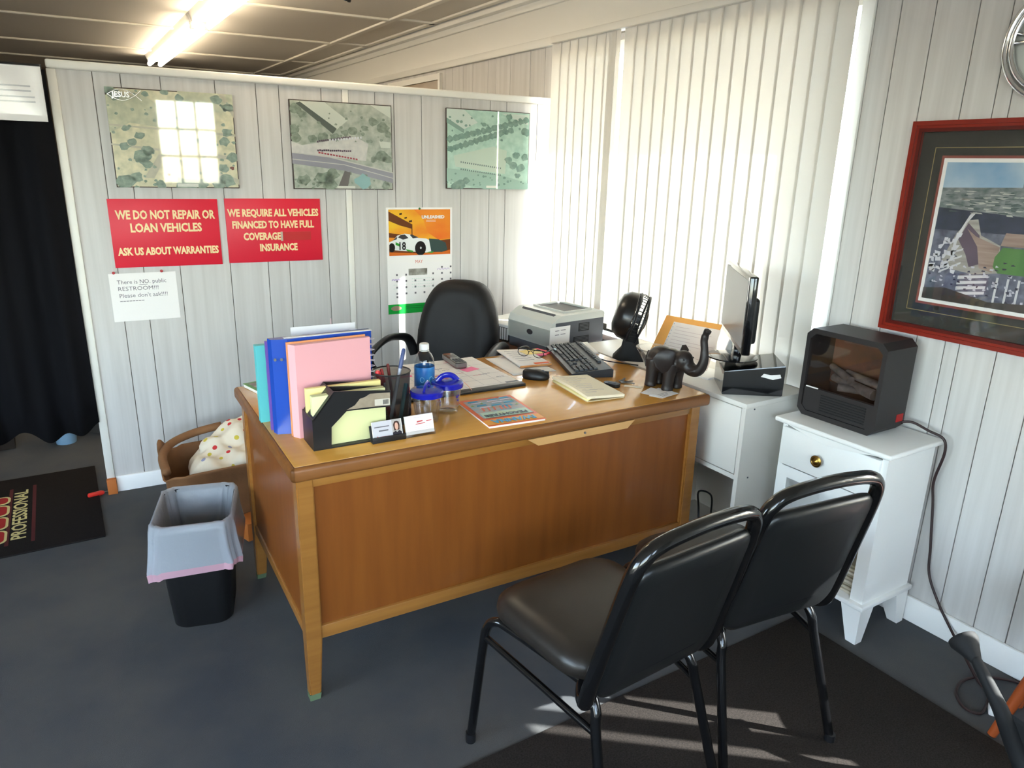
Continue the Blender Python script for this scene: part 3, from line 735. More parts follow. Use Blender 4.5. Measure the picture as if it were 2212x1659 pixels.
def aerial(s0, s1, z0, z1, label, base):
    W_, H_ = s1-s0, z1-z0
    e = on_partition('aerial_picture', label, 'picture', s0, z0, group='aerial photographs on the partition')
    obj('backing', box(BM(), 0, W_, 0, H_, 0, .016, .001), M_pframe, e)
    obj('printed_photo', box(BM(), .004, W_-.004, .004, H_-.004, .016, .0166), base, e)
    return e, Pic(e, W_, H_, .0166)
def gl(e, p): obj('glazing', box(BM(), .003, p.W-.003, .003, p.H-.003, .0215, .0222), M_haze, e)
rng = random.Random(3)
# left: tan fields with dark trees
e, p = aerial(-2.203, -1.700, 1.407, 1.812, 'left aerial picture of tan fields with a fish emblem in its corner', flat('field_tan', 240, 230, 196, .5, ((34, 34, 34), 1, 9, c(200, 198, 166))))  # print tones lightened to carry the reflection haze of the glass
p.poly('printed_pasture', [[(0, .55), (.16, .66), (.4, .62), (.5, .75), (.3, .93), (0, .92)], [(.55, 1), (.62, .86), (.9, .8), (1, .88), (1, 1)]], flat('pasture', 214, 212, 182, .5, ((34, 34, 34), 1, 9, c(184, 188, 160))))
p.poly('printed_road', [[(0, .445), (0, .43), (1, .30), (1, .345)], [(0, .64), (0, .625), (.55, .585), (1, .56), (1, .585), (.5, .61)], [(.22, .1), (.30, .1), (.5, .52), (.46, .54)], [(.88, 1), (.93, 1), (1, .82), (1, .75)], [(.5, .25), (1, .04), (1, .1), (.52, .3)]], flat('road_grey', 206, 200, 178, .5, ((40, 40, 40), .6, 4, c(182, 178, 158))))
p.blobs('printed_tree', [(.1, .42, .045), (.16, .47, .04), (.12, .6, .03), (.22, .32, .075), (.27, .38, .06), (.25, .25, .05), (.08, .06, .09), (.16, .1, .06), (.9, .08, .08), (.82, .05, .07), (.96, .34, .06), (.9, .5, .05), (.93, .6, .05), (.55, .03, .1), (.68, .04, .06), (.06, .93, .06), (.3, .95, .03), (.45, .98, .035), (.56, .93, .04), (.86, .94, .05), (.95, .86, .05), (.7, .5, .04), (.88, .22, .05), (.22, .53, .045), (.02, .98, .05), (.35, .03, .05)]+[(rng.random(), rng.random()*.98, rng.uniform(.006, .02)) for _ in range(70)], flat('tree_dark', 164, 178, 160, .5, ((60, 60, 60), .9, 4, c(116, 138, 124))), 2)  # tree greens paled, glass haze mixed into the colour
p.blobs('printed_roof', [(.42, .14, .016), (.62, .43, .014), (.74, .44, .016), (.95, .22, .02)], flat('roof_red', 132, 78, 66), 4)
p.poly('printed_caption', [[(.48, .012), (.65, .012), (.65, .045), (.48, .045)]], flat('caption', 226, 226, 214))
bm = BM(); fp = [(i/14, .5*math.sin(PI*i/14)) for i in range(15)]
up = [Vector((.008+.105*x, .376+.044*y, .0232)) for x, y in fp]+[Vector((.135, .356, .0232))]
lo = [Vector((.008+.105*x, .376-.044*y, .0232)) for x, y in fp]+[Vector((.135, .396, .0232))]
tube(bm, up, .0018, 6); tube(bm, lo, .0018, 6)
fe = obj('fish_emblem', bm, M_chrome, e); text('emblem_letters', 'JESUS', .03, M_chrome, fe, (.058, .376, .0235), width=.068, bold=.001)
gl(e, p)
# middle: roofs, car lot and highway
e, p = aerial(-1.452, -.953, 1.406, 1.810, 'middle aerial picture of a car lot beside a highway', flat('lot_green', 200, 204, 190, .5, ((34, 34, 34), 1, 9, c(158, 166, 150))))  # base colour whitened to imitate reflection on the glazing
p.poly('printed_roof', [[(.08, .98), (.33, .99), (.55, .8), (.44, .69)], [(.78, .99), (.99, .99), (.99, .85)], [(.86, .58), (.98, .57), (.98, .5), (.88, .5)]], flat('roof_white', 214, 218, 204))
p.poly('printed_roof_side', [[(.06, .96), (.1, .98), (.44, .7), (.4, .64)]], flat('roof_side', 96, 104, 96))
p.poly('printed_lot', [[(.0, .54), (.1, .5), (.62, .62), (.75, .54), (.72, .34), (.3, .38), (0, .42)]], flat('lot_pale', 224, 220, 212, .5, ((50, 50, 50), .7, 4, c(196, 194, 190))))
p.poly('printed_highway', [[(0, .41), (.35, .37), (1, .2), (1, .08), (.5, .22), (0, .29)]], flat('highway', 156, 154, 164, .5, ((3, 30, 30), .5, 3, c(150, 148, 152))))
p.poly('printed_lane', [[(0, .345), (0, .335), (.5, .285), (1, .135), (1, .145), (.5, .295)], [(0, .42), (0, .41), (.35, .37), (1, .2), (1, .212), (.35, .385)]], flat('lane', 206, 204, 196))
p.blobs('printed_tree', [(.05, .9, .06), (.02, .68, .06), (.12, .84, .05), (.05, .58, .05), (.3, .6, .06), (.42, .6, .05), (.2, .57, .05), (.6, .68, .05), (.72, .72, .04), (.8, .8, .06), (.9, .74, .07), (.96, .66, .04), (.88, .4, .07), (.95, .36, .06), (.8, .36, .04), (.3, .12, .09), (.38, .17, .07), (.35, .05, .08), (.92, .05, .05), (.52, .66, .04), (.1, .1, .07)]+[(rng.random(), rng.choice((rng.uniform(.0, .2), rng.uniform(.55, .95))), rng.uniform(.008, .022)) for _ in range(60)], flat('tree_mid', 158, 168, 150, .5, ((60, 60, 60), .9, 4, c(110, 126, 108))), 6)  # pale tree tones include painted-in reflection haze
p.poly('printed_car', [[(x, y), (x+.016, y-.003), (x+.018, y+.017), (x+.002, y+.019)] for i in range(34) for x, y in [(.24+.022*(i % 17)*.9, .44+.1*(i//17)+.004*(i % 17)*(i//17)+rng.uniform(-.004, .004))]], flat('car_dark', 96, 74, 92))
p.poly('printed_car', [[(x, y), (x+.02, y-.004), (x+.021, y+.014), (x+.002, y+.018)] for i in range(14) for x, y in [(.25+.028*i, .415-.005*i)]], flat('car_red', 168, 62, 72))
p.poly('printed_car', [[(x, y), (x+.014, y), (x+.015, y+.024), (x+.001, y+.024)] for i in range(12) for x, y in [(.36+.028*i, .555+.004*i)]], flat('car_white', 226, 226, 230))
p.poly('printed_drive', [[(.42, .0), (.5, .22), (.56, .2), (.52, 0)]], flat('drive', 112, 106, 102))
p.blobs('printed_pond', [(.69, .1, .09)], flat('pond', 148, 188, 186), 3)
p.poly('printed_caption', [[(.42, .012), (.6, .012), (.6, .04), (.42, .04)]], flat('caption', 226, 226, 214))
gl(e, p)
# right: the same lot in faded green
e, p = aerial(-.655, -.158, 1.414, 1.818, 'right aerial picture in faded green tones, next to the blind', flat('faded_green', 190, 222, 204, .5, ((34, 34, 34), 1, 9, c(160, 200, 182))))
p.poly('printed_roof', [[(0, .99), (.2, .99), (.36, .84), (.2, .75), (0, .86)], [(.64, .97), (.98, .97), (.98, .84)]], flat('faded_roof', 208, 222, 210))
p.poly('printed_roof_side', [[(0, .82), (.2, .7), (.2, .75), (0, .88)]], flat('faded_side', 124, 158, 144))
p.poly('printed_lot', [[(.08, .42), (.55, .55), (.72, .5), (.7, .2), (.1, .28)]], flat('faded_lot', 196, 214, 196))
p.poly('printed_highway', [[(0, .26), (.6, .2), (1, .08), (1, .0), (.45, .0), (0, .1)]], flat('faded_highway', 156, 192, 176))
p.blobs('printed_tree', [(.04+.06*i, .5+.022*i, .045) for i in range(13)]+[(.04+.065*i, .62+.02*i, .045) for i in range(15)]+[(.74, .38, .05), (.8, .32, .06), (.9, .28, .06), (.95, .42, .05), (.84, .45, .05), (.16, .06, .07), (.1, .02, .06), (.22, .1, .05), (.44, .82, .03), (.74, .93, .04), (.95, .75, .06), (.86, .18, .04)]+[(rng.random(), rng.choice((rng.uniform(.05, .2), rng.uniform(.55, .95))), rng.uniform(.008, .02)) for _ in range(50)], flat('faded_tree', 130, 166, 150, .5, ((60, 60, 60), .9, 4, c(92, 132, 118))), 9)
p.poly('printed_car', [[(x, y), (x+.012, y), (x+.013, y+.02), (x+.001, y+.02)] for i in range(40) for x, y in [(.16+.025*(i % 20), .24+.09*(i//20)-.0035*(i % 20))]], flat('faded_car', 92, 116, 112))
p.poly('printed_caption', [[(.47, .015), (.6, .015), (.6, .045), (.47, .045)]], flat('caption', 226, 226, 214))
gl(e, p)

# ------------------------------------------------------------------ red notice boards
def notice(s0, s1, z0, z1, label, lines, name='notice_board'):
    W_, H_ = s1-s0, z1-z0
    e = on_partition(name, label, 'sign', s0, z0, .0075, group='red notice boards on the partition')
    obj('board', box(BM(), 0, W_, 0, H_, 0, .006, .0008), M_red, e)
    for tx, fx, fy, wd, sz in lines:
        text('lettering', tx, sz, M_cream, e, (fx*W_, fy*H_, .0064), width=wd*W_, bold=.0019, ext=.0006)
    return e, W_, H_
e, a, b = notice(-2.2486, -1.8018, 1.060, 1.3576, 'red board reading WE DO NOT REPAIR OR LOAN VEHICLES', [('WE DO NOT REPAIR OR', .51, .765, .91, .052), ('LOAN VEHICLES', .50, .575, .655, .052), ('ASK US ABOUT WARRANTIES', .507, .23, .935, .045)])
e, a, b = notice(-1.7716, -1.3288, 1.0629, 1.3603, 'red board reading WE REQUIRE ALL VEHICLES FINANCED TO HAVE FULL COVERAGE', [('WE REQUIRE ALL VEHICLES', .5, .775, .955, .046), ('FINANCED TO HAVE FULL', .488, .59, .86, .046), ('COVERAGE', .36, .405, .39, .046), ('INSURANCE', .525, .225, .40, .046)])
obj('tape_patch', box(BM(), .565*a, .88*a, .34*b, .475*b, .006, .0074), mat('red_tape', c(186, 34, 36), .35), e)
obj('tape_edge', box(BM(), .553*a, .575*a, .33*b, .48*b, .006, .0078), M_tape, e)
# restroom sheet
e = on_partition('paper_notice', 'white paper sheet about no public restroom under the left red board', 'notice', -2.281, .817, .0078, tilt=.004)
obj('sheet', box(BM(), 0, .273, 0, .217, 0, .0006), M_paper, e)
for tx, x, y, wd, sz in (('There is NO. public', .03, .177, .2, .026), ('RESTROOM!!!', .03, .147, .163, .026), ("Please don't ask!!!!", .032, .116, .196, .026)):
    o = text('printed_line', tx, sz, M_grink, e, (x, y, .0008), align='LEFT', width=wd, ext=.0002)
for i in range(8): obj('printed_line', box(BM(), .033+.0125*i, .0435+.0125*i, .0905, .0935, .0006, .0009), M_grink, e)
obj('printed_underline', box(BM(), .118, .152, .163, .1645, .0006, .0009), M_grink, e)
for x in (.022, .215):
    obj('push_pin', lathe(BM(), [(.002, 0), (.003, .004), (.006, .005), (.0045, .012), (.006, .014), (.001, .015)], 12), mat('red_pin', c(170, 30, 36), .4), e, (x, .222, 0))

# ------------------------------------------------------------------ wall calendar with a racing car
CW, CH = .372, .560
e = on_partition('wall_calendar', 'wall calendar with orange racing car picture and a green footer strip', 'calendar', -.990, .757, .008)
obj('lower_sheet', box(BM(), 0, CW, 0, .305, 0, .0014), M_paper, e)
obj('upper_sheet', box(BM(), -.001, CW, .305, CH, 0, .003), M_paper, e)
obj('footer_strip', box(BM(), 0, CW, 0, .052, .0014, .002), flat('footer_green', 20, 150, 56), e)
obj('footer_logo', prism(BM(), [(.045+.028*math.cos(2*PI*i/20)*(1+.1*(i % 2)), .03+.013*math.sin(2*PI*i/20)) for i in range(20)], .0003, Matrix.Translation((0, 0, .002))), flat('logo_tan', 150, 128, 110), e)
for i in range(2): obj('printed_line', box(BM(), .1, .34, .036-.01*i, .0405-.01*i, .002, .0023), flat('footer_text', 12, 118, 42), e)
obj('picture_ground', box(BM(), .012, CW-.012, .312, CH-.01, .003, .0036), flat('sunset', 226, 132, 40, .6, ((5, 9, 5), 1, 3, c(236, 186, 46))), e)
class PicO(Pic):
    def __init__(self, r, W_, H_, z, ox, oy): super().__init__(r, W_, H_, z); self.ox, self.oy = ox, oy
    def poly(self, name, polys, m, dz=None):
        o = super().poly(name, polys, m, dz); o.location = (self.ox, self.oy, 0); return o
p = PicO(e, CW-.024, .238, .0036, .012, .312)
p.poly('printed_sky', [[(.4, 1), (1, 1), (1, .35), (.8, .33), (.62, .5), (.55, .8)]], flat('sky_orange', 224, 106, 36, .6, ((5, 9, 5), 1, 3, c(230, 140, 44))))
p.poly('printed_grandstand', [[(0, .96), (.37, .68), (.37, .58), (.17, .66), (0, .76)], [(.36, .68), (.375, .68), (.375, .4), (.36, .4)], [(0, .5), (.2, .46), (.2, .38), (0, .4)]], flat('stand_brown', 104, 58, 28))
p.poly('printed_flag', [[(.17, .92), (.21, .93), (.21, .89), (.17, .88)], [(.25, .83), (.29, .84), (.29, .81), (.25, .8)], [(.32, .76), (.37, .77), (.37, .73), (.32, .72)]], flat('flag', 70, 44, 24))
p.poly('printed_track', [[(0, .2), (0, .0), (1, .02), (1, .34), (.85, .32), (.6, .2)]], flat('track', 108, 58, 26))
p.poly('printed_track_edge', [[(0, .08), (.5, .04), (.9, .06), (1, .1), (1, 0), (0, 0)]], flat('track_edge', 206, 104, 34))
p.poly('printed_car_body', [[(0, .3), (.06, .33), (.13, .44), (.25, .48), (.34, .46), (.46, .38), (.6, .36), (.68, .3), (.7, .08), (.6, .05), (.38, .08), (.1, .12), (0, .16)]], flat('car_white2', 226, 228, 226))
p.poly('printed_car_nose', [[(.64, .36), (.8, .34), (.92, .26), (.95, .1), (.86, .05), (.68, .06)]], flat('car_nose', 56, 74, 70))
p.poly('printed_car_window', [[(.14, .4), (.18, .45), (.25, .46), (.31, .38), (.22, .35)], [(.33, .45), (.36, .46), (.47, .39), (.38, .37)], [(.05, .33), (.13, .42), (.12, .36)]], flat('car_window', 60, 58, 60))
p.poly('printed_car_stripe', [[(.1, .3), (.16, .26), (.16, .2), (.1, .24)], [(.26, .14), (.38, .1), (.38, .06), (.28, .1)], [(.6, .05), (.72, .08), (.7, .04)]], flat('car_stripe', 60, 150, 60))
p.poly('printed_wheel', [[(.5+.09*math.cos(2*PI*i/20), .15+.16*math.sin(2*PI*i/20)) for i in range(20)]], flat('tyre', 26, 22, 22))
p.poly('printed_wheel', [[(.04+.05*math.cos(2*PI*i/20), .18+.1*math.sin(2*PI*i/20)) for i in range(20)]], flat('tyre', 26, 22, 22))
p.poly('printed_hub', [[(.505+.015*math.cos(2*PI*i/12), .16+.025*math.sin(2*PI*i/12)) for i in range(12)]], flat('hub', 200, 200, 200))
o = text('race_number', '18', .058, flat('number_black', 30, 26, 28), e, (.012+.2*(CW-.024), .312+.2*.238, .0062+.0012), width=.036, bold=.0012, ext=.0002)
text('printed_title', 'UNLEASHED', .022, M_paper, e, (.26, .51, .0062), width=.13, bold=.001, ext=.0003)
for i in range(2): obj('printed_line', box(BM(), .22, .275, .493-.006*i, .4945-.006*i, .0058, .0062), M_paper, e)
text('printed_month', 'MAY', .026, flat('month_red', 206, 110, 96), e, (.178, .276, .0016), width=.042, ext=.0002)
M_cell = flat('cell_ink', 110, 106, 110)
for r_ in range(6):
    for q in range(7):
        if r_ == 5 and q > 0 or r_ == 0 and q in (0, 1, 2, 3, 4): continue
        x = .052+.052*q; y = .243-.0335*r_-(.012 if r_ == 5 else 0)
        if r_ == 5: y = .243-.0335*4-.018
        bm = BM(); box(bm, x-.005, x+.005, y-.005, y+.005, .0014, .0018); obj('date_mark', bm, M_cell, e, smooth=0)
obj('small_photo', box(BM(), .118, .225, .205, .24, .0014, .0019), flat('mini_photo', 84, 80, 70, .6, ((20, 20, 20), 1, 3, c(190, 186, 176))), e)
p2 = PicO(e, CW, .3, .0019, 0, 0)
p2.poly('marker_scribble', [[(.06+.02*i, .60+.03*(i % 2)), (.075+.02*i, .60+.03*(i % 2)), (.085+.02*i, .63-.03*(i % 2)), (.07+.02*i, .63-.03*(i % 2))] for i in range(10)]+[[(.76+.025*i, .76+.03*(i % 2)), (.77+.025*i, .76+.03*(i % 2)), (.785+.025*i, .79-.03*(i % 2)), (.775+.025*i, .79-.03*(i % 2))] for i in range(8)], flat('marker_violet', 190, 168, 206))
p2.poly('marker_scribble', [[(.36+.03*i, .62-.05*j), (.375+.03*i, .615-.05*j), (.38+.03*i, .63-.05*j)] for i in range(12) for j in range(4)]+[[(.08+.03*i, .52-.07*j), (.1+.03*i, .515-.07*j), (.1+.03*i, .53-.07*j)] for i in range(7) for j in range(2)], flat('marker_green', 190, 214, 200))
obj('push_pin', lathe(BM(), [(.002, 0), (.006, .004), (.0045, .010), (.001, .012)], 12), mat('green_pin', c(40, 110, 60), .4), e, (CW/2-.003, CH-.006, .003))

# ------------------------------------------------------------------ framed stadium print on the window wall
FZ0, FZ1, FY0, FY1 = 1.0245, 1.7058, -2.110, -3.04
fr = thing('framed_print', 'large mahogany-framed stadium print with dark mat on the right wall', 'picture', (-.0075, FY0, FZ0))
fr.rotation_euler = (Matrix.Rotation(-PI/2, 3, 'Z') @ Matrix.Rotation(PI/2, 3, 'X')).to_euler()   # local x runs towards the camera (right), y up, z into the room
FWD, FHT = FY0-FY1, FZ1-FZ0
def moulding(x0, y0, x1, y1, wd, d0, d1, m, name, par):
    for P in ([(x0, y0), (x1, y0), (x1-wd, y0+wd), (x0+wd, y0+wd)], [(x0, y1), (x0+wd, y1-wd), (x1-wd, y1-wd), (x1, y1)], [(x0, y0), (x0+wd, y0+wd), (x0+wd, y1-wd), (x0, y1)], [(x1, y0), (x1, y1), (x1-wd, y1-wd), (x1-wd, y0+wd)]):
        obj(name, prism(BM(), P, d1-d0, Matrix.Translation((0, 0, d0))), m, par, smooth=0)
moulding(0, 0, FWD, FHT, .033, 0, .02, M_mahog, 'frame_rail', fr)
moulding(.0, .0, FWD, FHT, .013, .02, .027, M_mahog, 'outer_bead', fr)
moulding(.022, .022, FWD-.022, FHT-.022, .011, .018, .023, mat('mahogany_dark', c(84, 20, 14), .3), 'inner_bead', fr)
obj('mat_board', box(BM(), .03, FWD-.03, .03, FHT-.03, .004, .009), mat('mat_green_black', c(46, 46, 42), .8), fr)
moulding(.078, .08, FWD-.078, FHT-.08, .0022, .009, .0094, mat('gold_line', c(150, 132, 84), .5), 'gold_line', fr)
moulding(.105, .105, FWD-.105, FHT-.105, .008, .009, .0096, mat('red_fillet', c(128, 62, 52), .6), 'fillet', fr)
obj('print_border', box(BM(), .113, FWD-.113, .113, FHT-.113, .009, .0095), M_paper, fr)
IW, IH = FWD-.25, FHT-.25
p = PicO(fr, IW, IH, .0095, .125, .125)
p.poly('printed_sky', [[(0, .8), (1, .8), (1, 1), (0, 1)]], flat('stadium_sky', 120, 158, 190, .6, ((6, 6, 6), .9, 4, c(196, 206, 212))))
p.poly('printed_city', [[(0, .62), (1, .62), (1, .84), (.6, .85), (.4, .84), (0, .82)]], flat('city', 150, 152, 152, .6, ((40, 90, 40), 1, 3, c(84, 98, 96))))
p.poly('printed_tower', [[(x, .83), (x+.012, .83), (x+.012, .83+h_), (x, .83+h_)] for x, h_ in ((.34, .05), (.37, .03), (.4, .06), (.44, .035), (.48, .05), (.53, .04), (.58, .06), (.63, .03))], flat('towers', 122, 126, 136))
p.poly('printed_woods', [[(0, .5), (1, .48), (1, .64), (.5, .63), (0, .68)]], flat('woods', 62, 68, 88, .6, ((40, 40, 40), .8, 3, c(44, 52, 62))))
def pst(nm, polys, m_): return p.poly(nm, [[(.02+x*.64, y) for x, y in P] for P in polys], m_)
p.poly('printed_concourse', [[(0, 0), (1, 0), (1, .52), (0, .52)]], flat('concourse', 120, 122, 138, .6, ((40, 40, 40), 1, 3, c(74, 76, 92))))
pst('printed_stand', [[(.06, .3), (.13, .5), (.2, .6), (.26, .61), (.3, .5), (.44, .44), (.46, .25), (.3, .22), (.15, .24)]], flat('stand_grey', 176, 170, 162, .6, ((6, 90, 6), .8, 2, c(140, 132, 126))))
pst('printed_bowl', [[(.15, .46), (.2, .58), (.29, .5), (.33, .3), (.26, .27), (.22, .36)]], flat('bowl_violet', 96, 82, 96))
pst('printed_stand', [[(.2, .54), (.27, .49), (.44, .43), (.42, .25), (.33, .27), (.29, .42)], [(.44, .44), (1, .44), (1, .53), (.46, .53)]], flat('stand_pink', 170, 148, 136, .6, ((6, 80, 6), .9, 2, c(138, 112, 104))))
pst('printed_field', [[(.42, .36), (.46, .43), (1, .43), (1, .25), (.46, .25), (.42, .29)]], flat('field_green', 74, 116, 64, .6, ((30, 3, 3), .7, 2, c(96, 136, 78))))
pst('printed_rim', [[(.12, .3), (.125, .46), (.2, .64), (.24, .66), (.23, .64), (.19, .58), (.145, .44), (.14, .3)]]+[[(.06, .34-.06*i), (.2, .4-.05*i), (.2, .385-.05*i), (.06, .325-.06*i)] for i in range(3)]+[[(.2, .2-.04*i), (.4, .23-.04*i), (.4, .21-.04*i), (.2, .175-.04*i)] for i in range(4)]+[[(.46+.07*j, .0), (.475+.07*j, .0), (.475+.07*j, .22), (.46+.07*j, .22)] for j in range(7)], flat('rim_white', 208, 206, 208))
rs = random.Random(11)
def specks(nm, n_, x0, x1, y0, y1, w_, h_, m_): p.poly(nm, [[(x, y), (x+w_*rs.uniform(.4, 1.6), y+h_*rs.uniform(-.3, .3)), (x+w_*rs.uniform(.3, 1.4), y+h_*rs.uniform(.6, 1.3)), (x+w_*rs.uniform(-.2, .2), y+h_*rs.uniform(.6, 1.2))] for _ in range(n_) for x, y in [(rs.uniform(x0, x1), rs.uniform(y0, y1))]], m_)
specks('printed_roofs', 90, .02, .97, .64, .8, .04, .008, flat('roofs_pale', 190, 188, 180))
specks('printed_roofs', 60, .02, .97, .62, .8, .03, .01, flat('roofs_dark', 78, 92, 92))
specks('printed_people', 120, .01, .95, .04, .3, .012, .014, flat('people_pale', 196, 194, 204))
specks('printed_people', 90, .01, .95, .03, .34, .012, .012, flat('people_dark', 58, 56, 74))
specks('printed_gates', 30, .0, .11, .2, .5, .02, .03, flat('gates_white', 210, 208, 214))
p.poly('printed_trees', [[(0, 0), (.5, 0), (1, 0), (1, .05), (.6, .08), (.3, .04), (.1, .1), (0, .08)]], flat('trees_low', 72, 66, 62))
obj('glazing', box(BM(), .03, FWD-.03, .03, FHT-.03, .0155, .0162), M_haze, fr)

# chrome wheel-shaped ornament, mostly outside the frame
R0 = .155
cw = thing('chrome_wheel_ornament', 'chrome spoked wheel ornament hanging at the upper right edge', 'ornament', (-.0075, -2.497, 1.905))
cw.rotation_euler = (Matrix.Rotation(-PI/2, 3, 'Z') @ Matrix.Rotation(PI/2, 3, 'X')).to_euler()
def circ(r, z, n=56): return [(r*math.cos(2*PI*i/n), r*math.sin(2*PI*i/n), z) for i in range(n)]
obj('outer_ring', tube(BM(), circ(R0, .018), .009, 10, True), M_chrome, cw, smooth=180)
obj('inner_ring', tube(BM(), circ(R0*.87, .024), .008, 10, True), M_chrome, cw, smooth=180)
for i in range(5):
    a = 2*PI*i/5+PI*.96
    for da in (-.1, .1): obj('spoke', tube(BM(), [(.04*math.cos(a), .04*math.sin(a), .03), (R0*.87*math.cos(a+da), R0*.87*math.sin(a+da), .024)], .005, 8), M_chrome, cw, smooth=180)
obj('hub', lathe(BM(), [(.045, 0), (.045, .03), (.03, .04), (.001, .042)], 28), M_chrome, cw)
obj('back_plate', cyl(BM(), (0, 0, 0), (0, 0, .006), R0*.9, seg=40), M_grey, cw)

# ------------------------------------------------------------------ curtain in the doorway
ct = thing('doorway_curtain', 'black cloth curtain hanging in the doorway left of the partition', 'curtain', PW(-3.0, .0, 0), PROT)
def cf(s, q):
    x = -.62+s*1.215; fold = .022*math.sin(s*38)+.012*math.sin(s*71+1)
    zb = .325+.025*math.sin(s*27)+.018*math.sin(s*51)
    if s > .93: zb += .0
    zt = 1.86; z = zb+(zt-zb)*q
    return Vector((x*(1+.012*(1-q)), -.035+fold*(1-.3*q), z))
obj('cloth', sheet(BM(), cf, 150, 10, .002), M_curtain, ct, smooth=180)
obj('rod', tube(BM(), [(-.7, -.035, 1.868), (.585, -.035, 1.868)], .01, 10), M_black, ct)
e = on_partition('paper_notice', 'plastic-sleeved paper notice pinned to the black curtain', 'notice', -2.70, 1.66, .075)
obj('sheet', box(BM(), 0, .283, 0, .205, 0, .0008), M_paper, e)
for i, (a, b, y) in enumerate(((.12, .24, .13), (.1, .24, .112), (.13, .25, .09), (.11, .25, .072))): obj('printed_line', box(BM(), a, b, y-.003, y+.003, .0008, .001), flat('faint_ink', 186, 184, 186), e)
obj('plastic_sleeve', sheet(BM(), lambda s, q: Vector((-.003+.289*s, -.003+.23*q, .0022+.0012*math.sin(s*9+q*5))), 12, 8, .0004), M_sleeve, e, smooth=180)
# dim things in the back room seen below the curtain
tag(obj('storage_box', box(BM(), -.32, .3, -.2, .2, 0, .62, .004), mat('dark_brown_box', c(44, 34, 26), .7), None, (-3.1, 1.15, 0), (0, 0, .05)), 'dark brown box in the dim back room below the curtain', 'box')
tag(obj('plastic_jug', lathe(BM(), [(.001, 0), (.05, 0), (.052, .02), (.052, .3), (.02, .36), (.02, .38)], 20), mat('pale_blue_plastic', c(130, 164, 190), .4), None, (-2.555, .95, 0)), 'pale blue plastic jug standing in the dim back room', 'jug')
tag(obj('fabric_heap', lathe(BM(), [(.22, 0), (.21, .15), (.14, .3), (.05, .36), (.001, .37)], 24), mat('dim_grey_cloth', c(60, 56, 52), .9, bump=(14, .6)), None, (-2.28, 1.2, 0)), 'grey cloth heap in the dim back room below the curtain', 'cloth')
# stub of raw wood and red handle at the foot of the partition
tag(obj('wood_block', box(BM(), -.02, .02, -.012, .012, 0, .075, .001), mat('raw_orange_wood', c(186, 106, 46), .7), None, PW(-2.384, .029, 0), (0, 0, PROT)), 'raw orange wood block at the end of the partition baseboard', 'wood block')
sd = thing('screwdriver', 'red-handled screwdriver lying by the foot of the partition', 'screwdriver', PW(-2.45, .03, .012), .2)
obj('handle', tube(BM(), [(-.04, 0, 0), (-.035, 0, 0), (.02, 0, 0), (.03, 0, 0)], [.006, .012, .012, .007], 12), mat('red_handle', c(214, 48, 40), .3), sd)
obj('shaft', cyl(BM(), (.03, 0, 0), (.1, 0, 0), .003, seg=8), M_steel, sd)
# ------------------------------------------------------------------ things on the desk
def on_desk(name, label, cat, u, v, rz=0, z=DZ, group=None): return thing(name, label, cat, D(u, v, z), TH+rz, group)
def standing(name, label, cat, plan, h, m, group=None):
    """an upright folder or binder from its plan (desk coordinates)"""
    u = sum(p[0] for p in plan)/len(plan); v = sum(p[1] for p in plan)/len(plan)
    t = on_desk(name, label, cat, u, v, group=group)
    o = obj('cover', prism(BM(), [(p[0]-u, p[1]-v) for p in plan], h), m, t, smooth=0)
    return t, o
t, o = standing('folder', 'turquoise folder standing at the back of the folder row', 'folder', [(.008, .40), (.30, .40), (.30, .425), (.008, .425)], .242, mat('turquoise', c(96, 196, 198), .5))
t, o = standing('folder', 'purple folder standing between the turquoise folder and the blue binder', 'folder', [(.022, .318), (.31, .318), (.31, .33), (.022, .33)], .272, mat('purple', c(116, 84, 176), .5))
t, o = standing('ring_binder', 'glossy blue ring binder standing upright', 'binder', [(.024, .298), (.03, .275), (.072, .264), (.33, .288), (.328, .312)], .286, mat('binder_blue', c(34, 76, 176), .22, coat=.4))
for x in (-.098, -.115): obj('rivet', cyl(BM(), (x-.005, -.018+.3*(-.098-x), .228), (x-.006, -.026+.3*(-.098-x), .228), .004, seg=12), M_steel, t)
obj('page_block', box(BM(), -.09, .172, -.010, .004, .286, .2875), M_paper, t)
t, o = standing('folder', 'thin orange folder tucked behind the pink notebook', 'folder', [(.064, .244), (.30, .256), (.30, .262), (.064, .25)], .281, mat('orange_folder', c(240, 160, 104), .6))
t, o = standing('spiral_notebook', 'pink spiral notebook standing in front of the blue binder', 'notebook', [(.066, .236), (.08, .213), (.306, .231), (.306, .248)], .278, mat('pink_card', c(232, 168, 172), .6))
bm = BM()
sp_ = Vector((.312-.1895, .238-.232, 0)); loops = 13
for i in range(loops):
    z = .07+.2*i/(loops-1); tube(bm, [(sp_.x+.009*math.cos(2*PI*k_/12), sp_.y+.009*math.sin(2*PI*k_/12), z+.002*k_/12) for k_ in range(12)], .0011, 6, True)
obj('spiral_wire', bm, mat('white_wire', c(210, 204, 214), .3, metal=.3), t)
tag(obj('paper_sheet', box(BM(), -.1, .1, -.0005, .0005, 0, .294), M_paper, None, D(.21, .37), (-.03, 0, TH)), 'white sheet sticking up behind the blue binder', 'paper')
tag(obj('paper_strip', box(BM(), -.0035, .0035, 0, .001, -.06, .06), mat('pink_white', c(240, 214, 218), .6), None, PW(-1.303, .0085, .70), (0, 0, PROT)), 'thin pale strip stuck upright on the partition above the folders', 'strip')
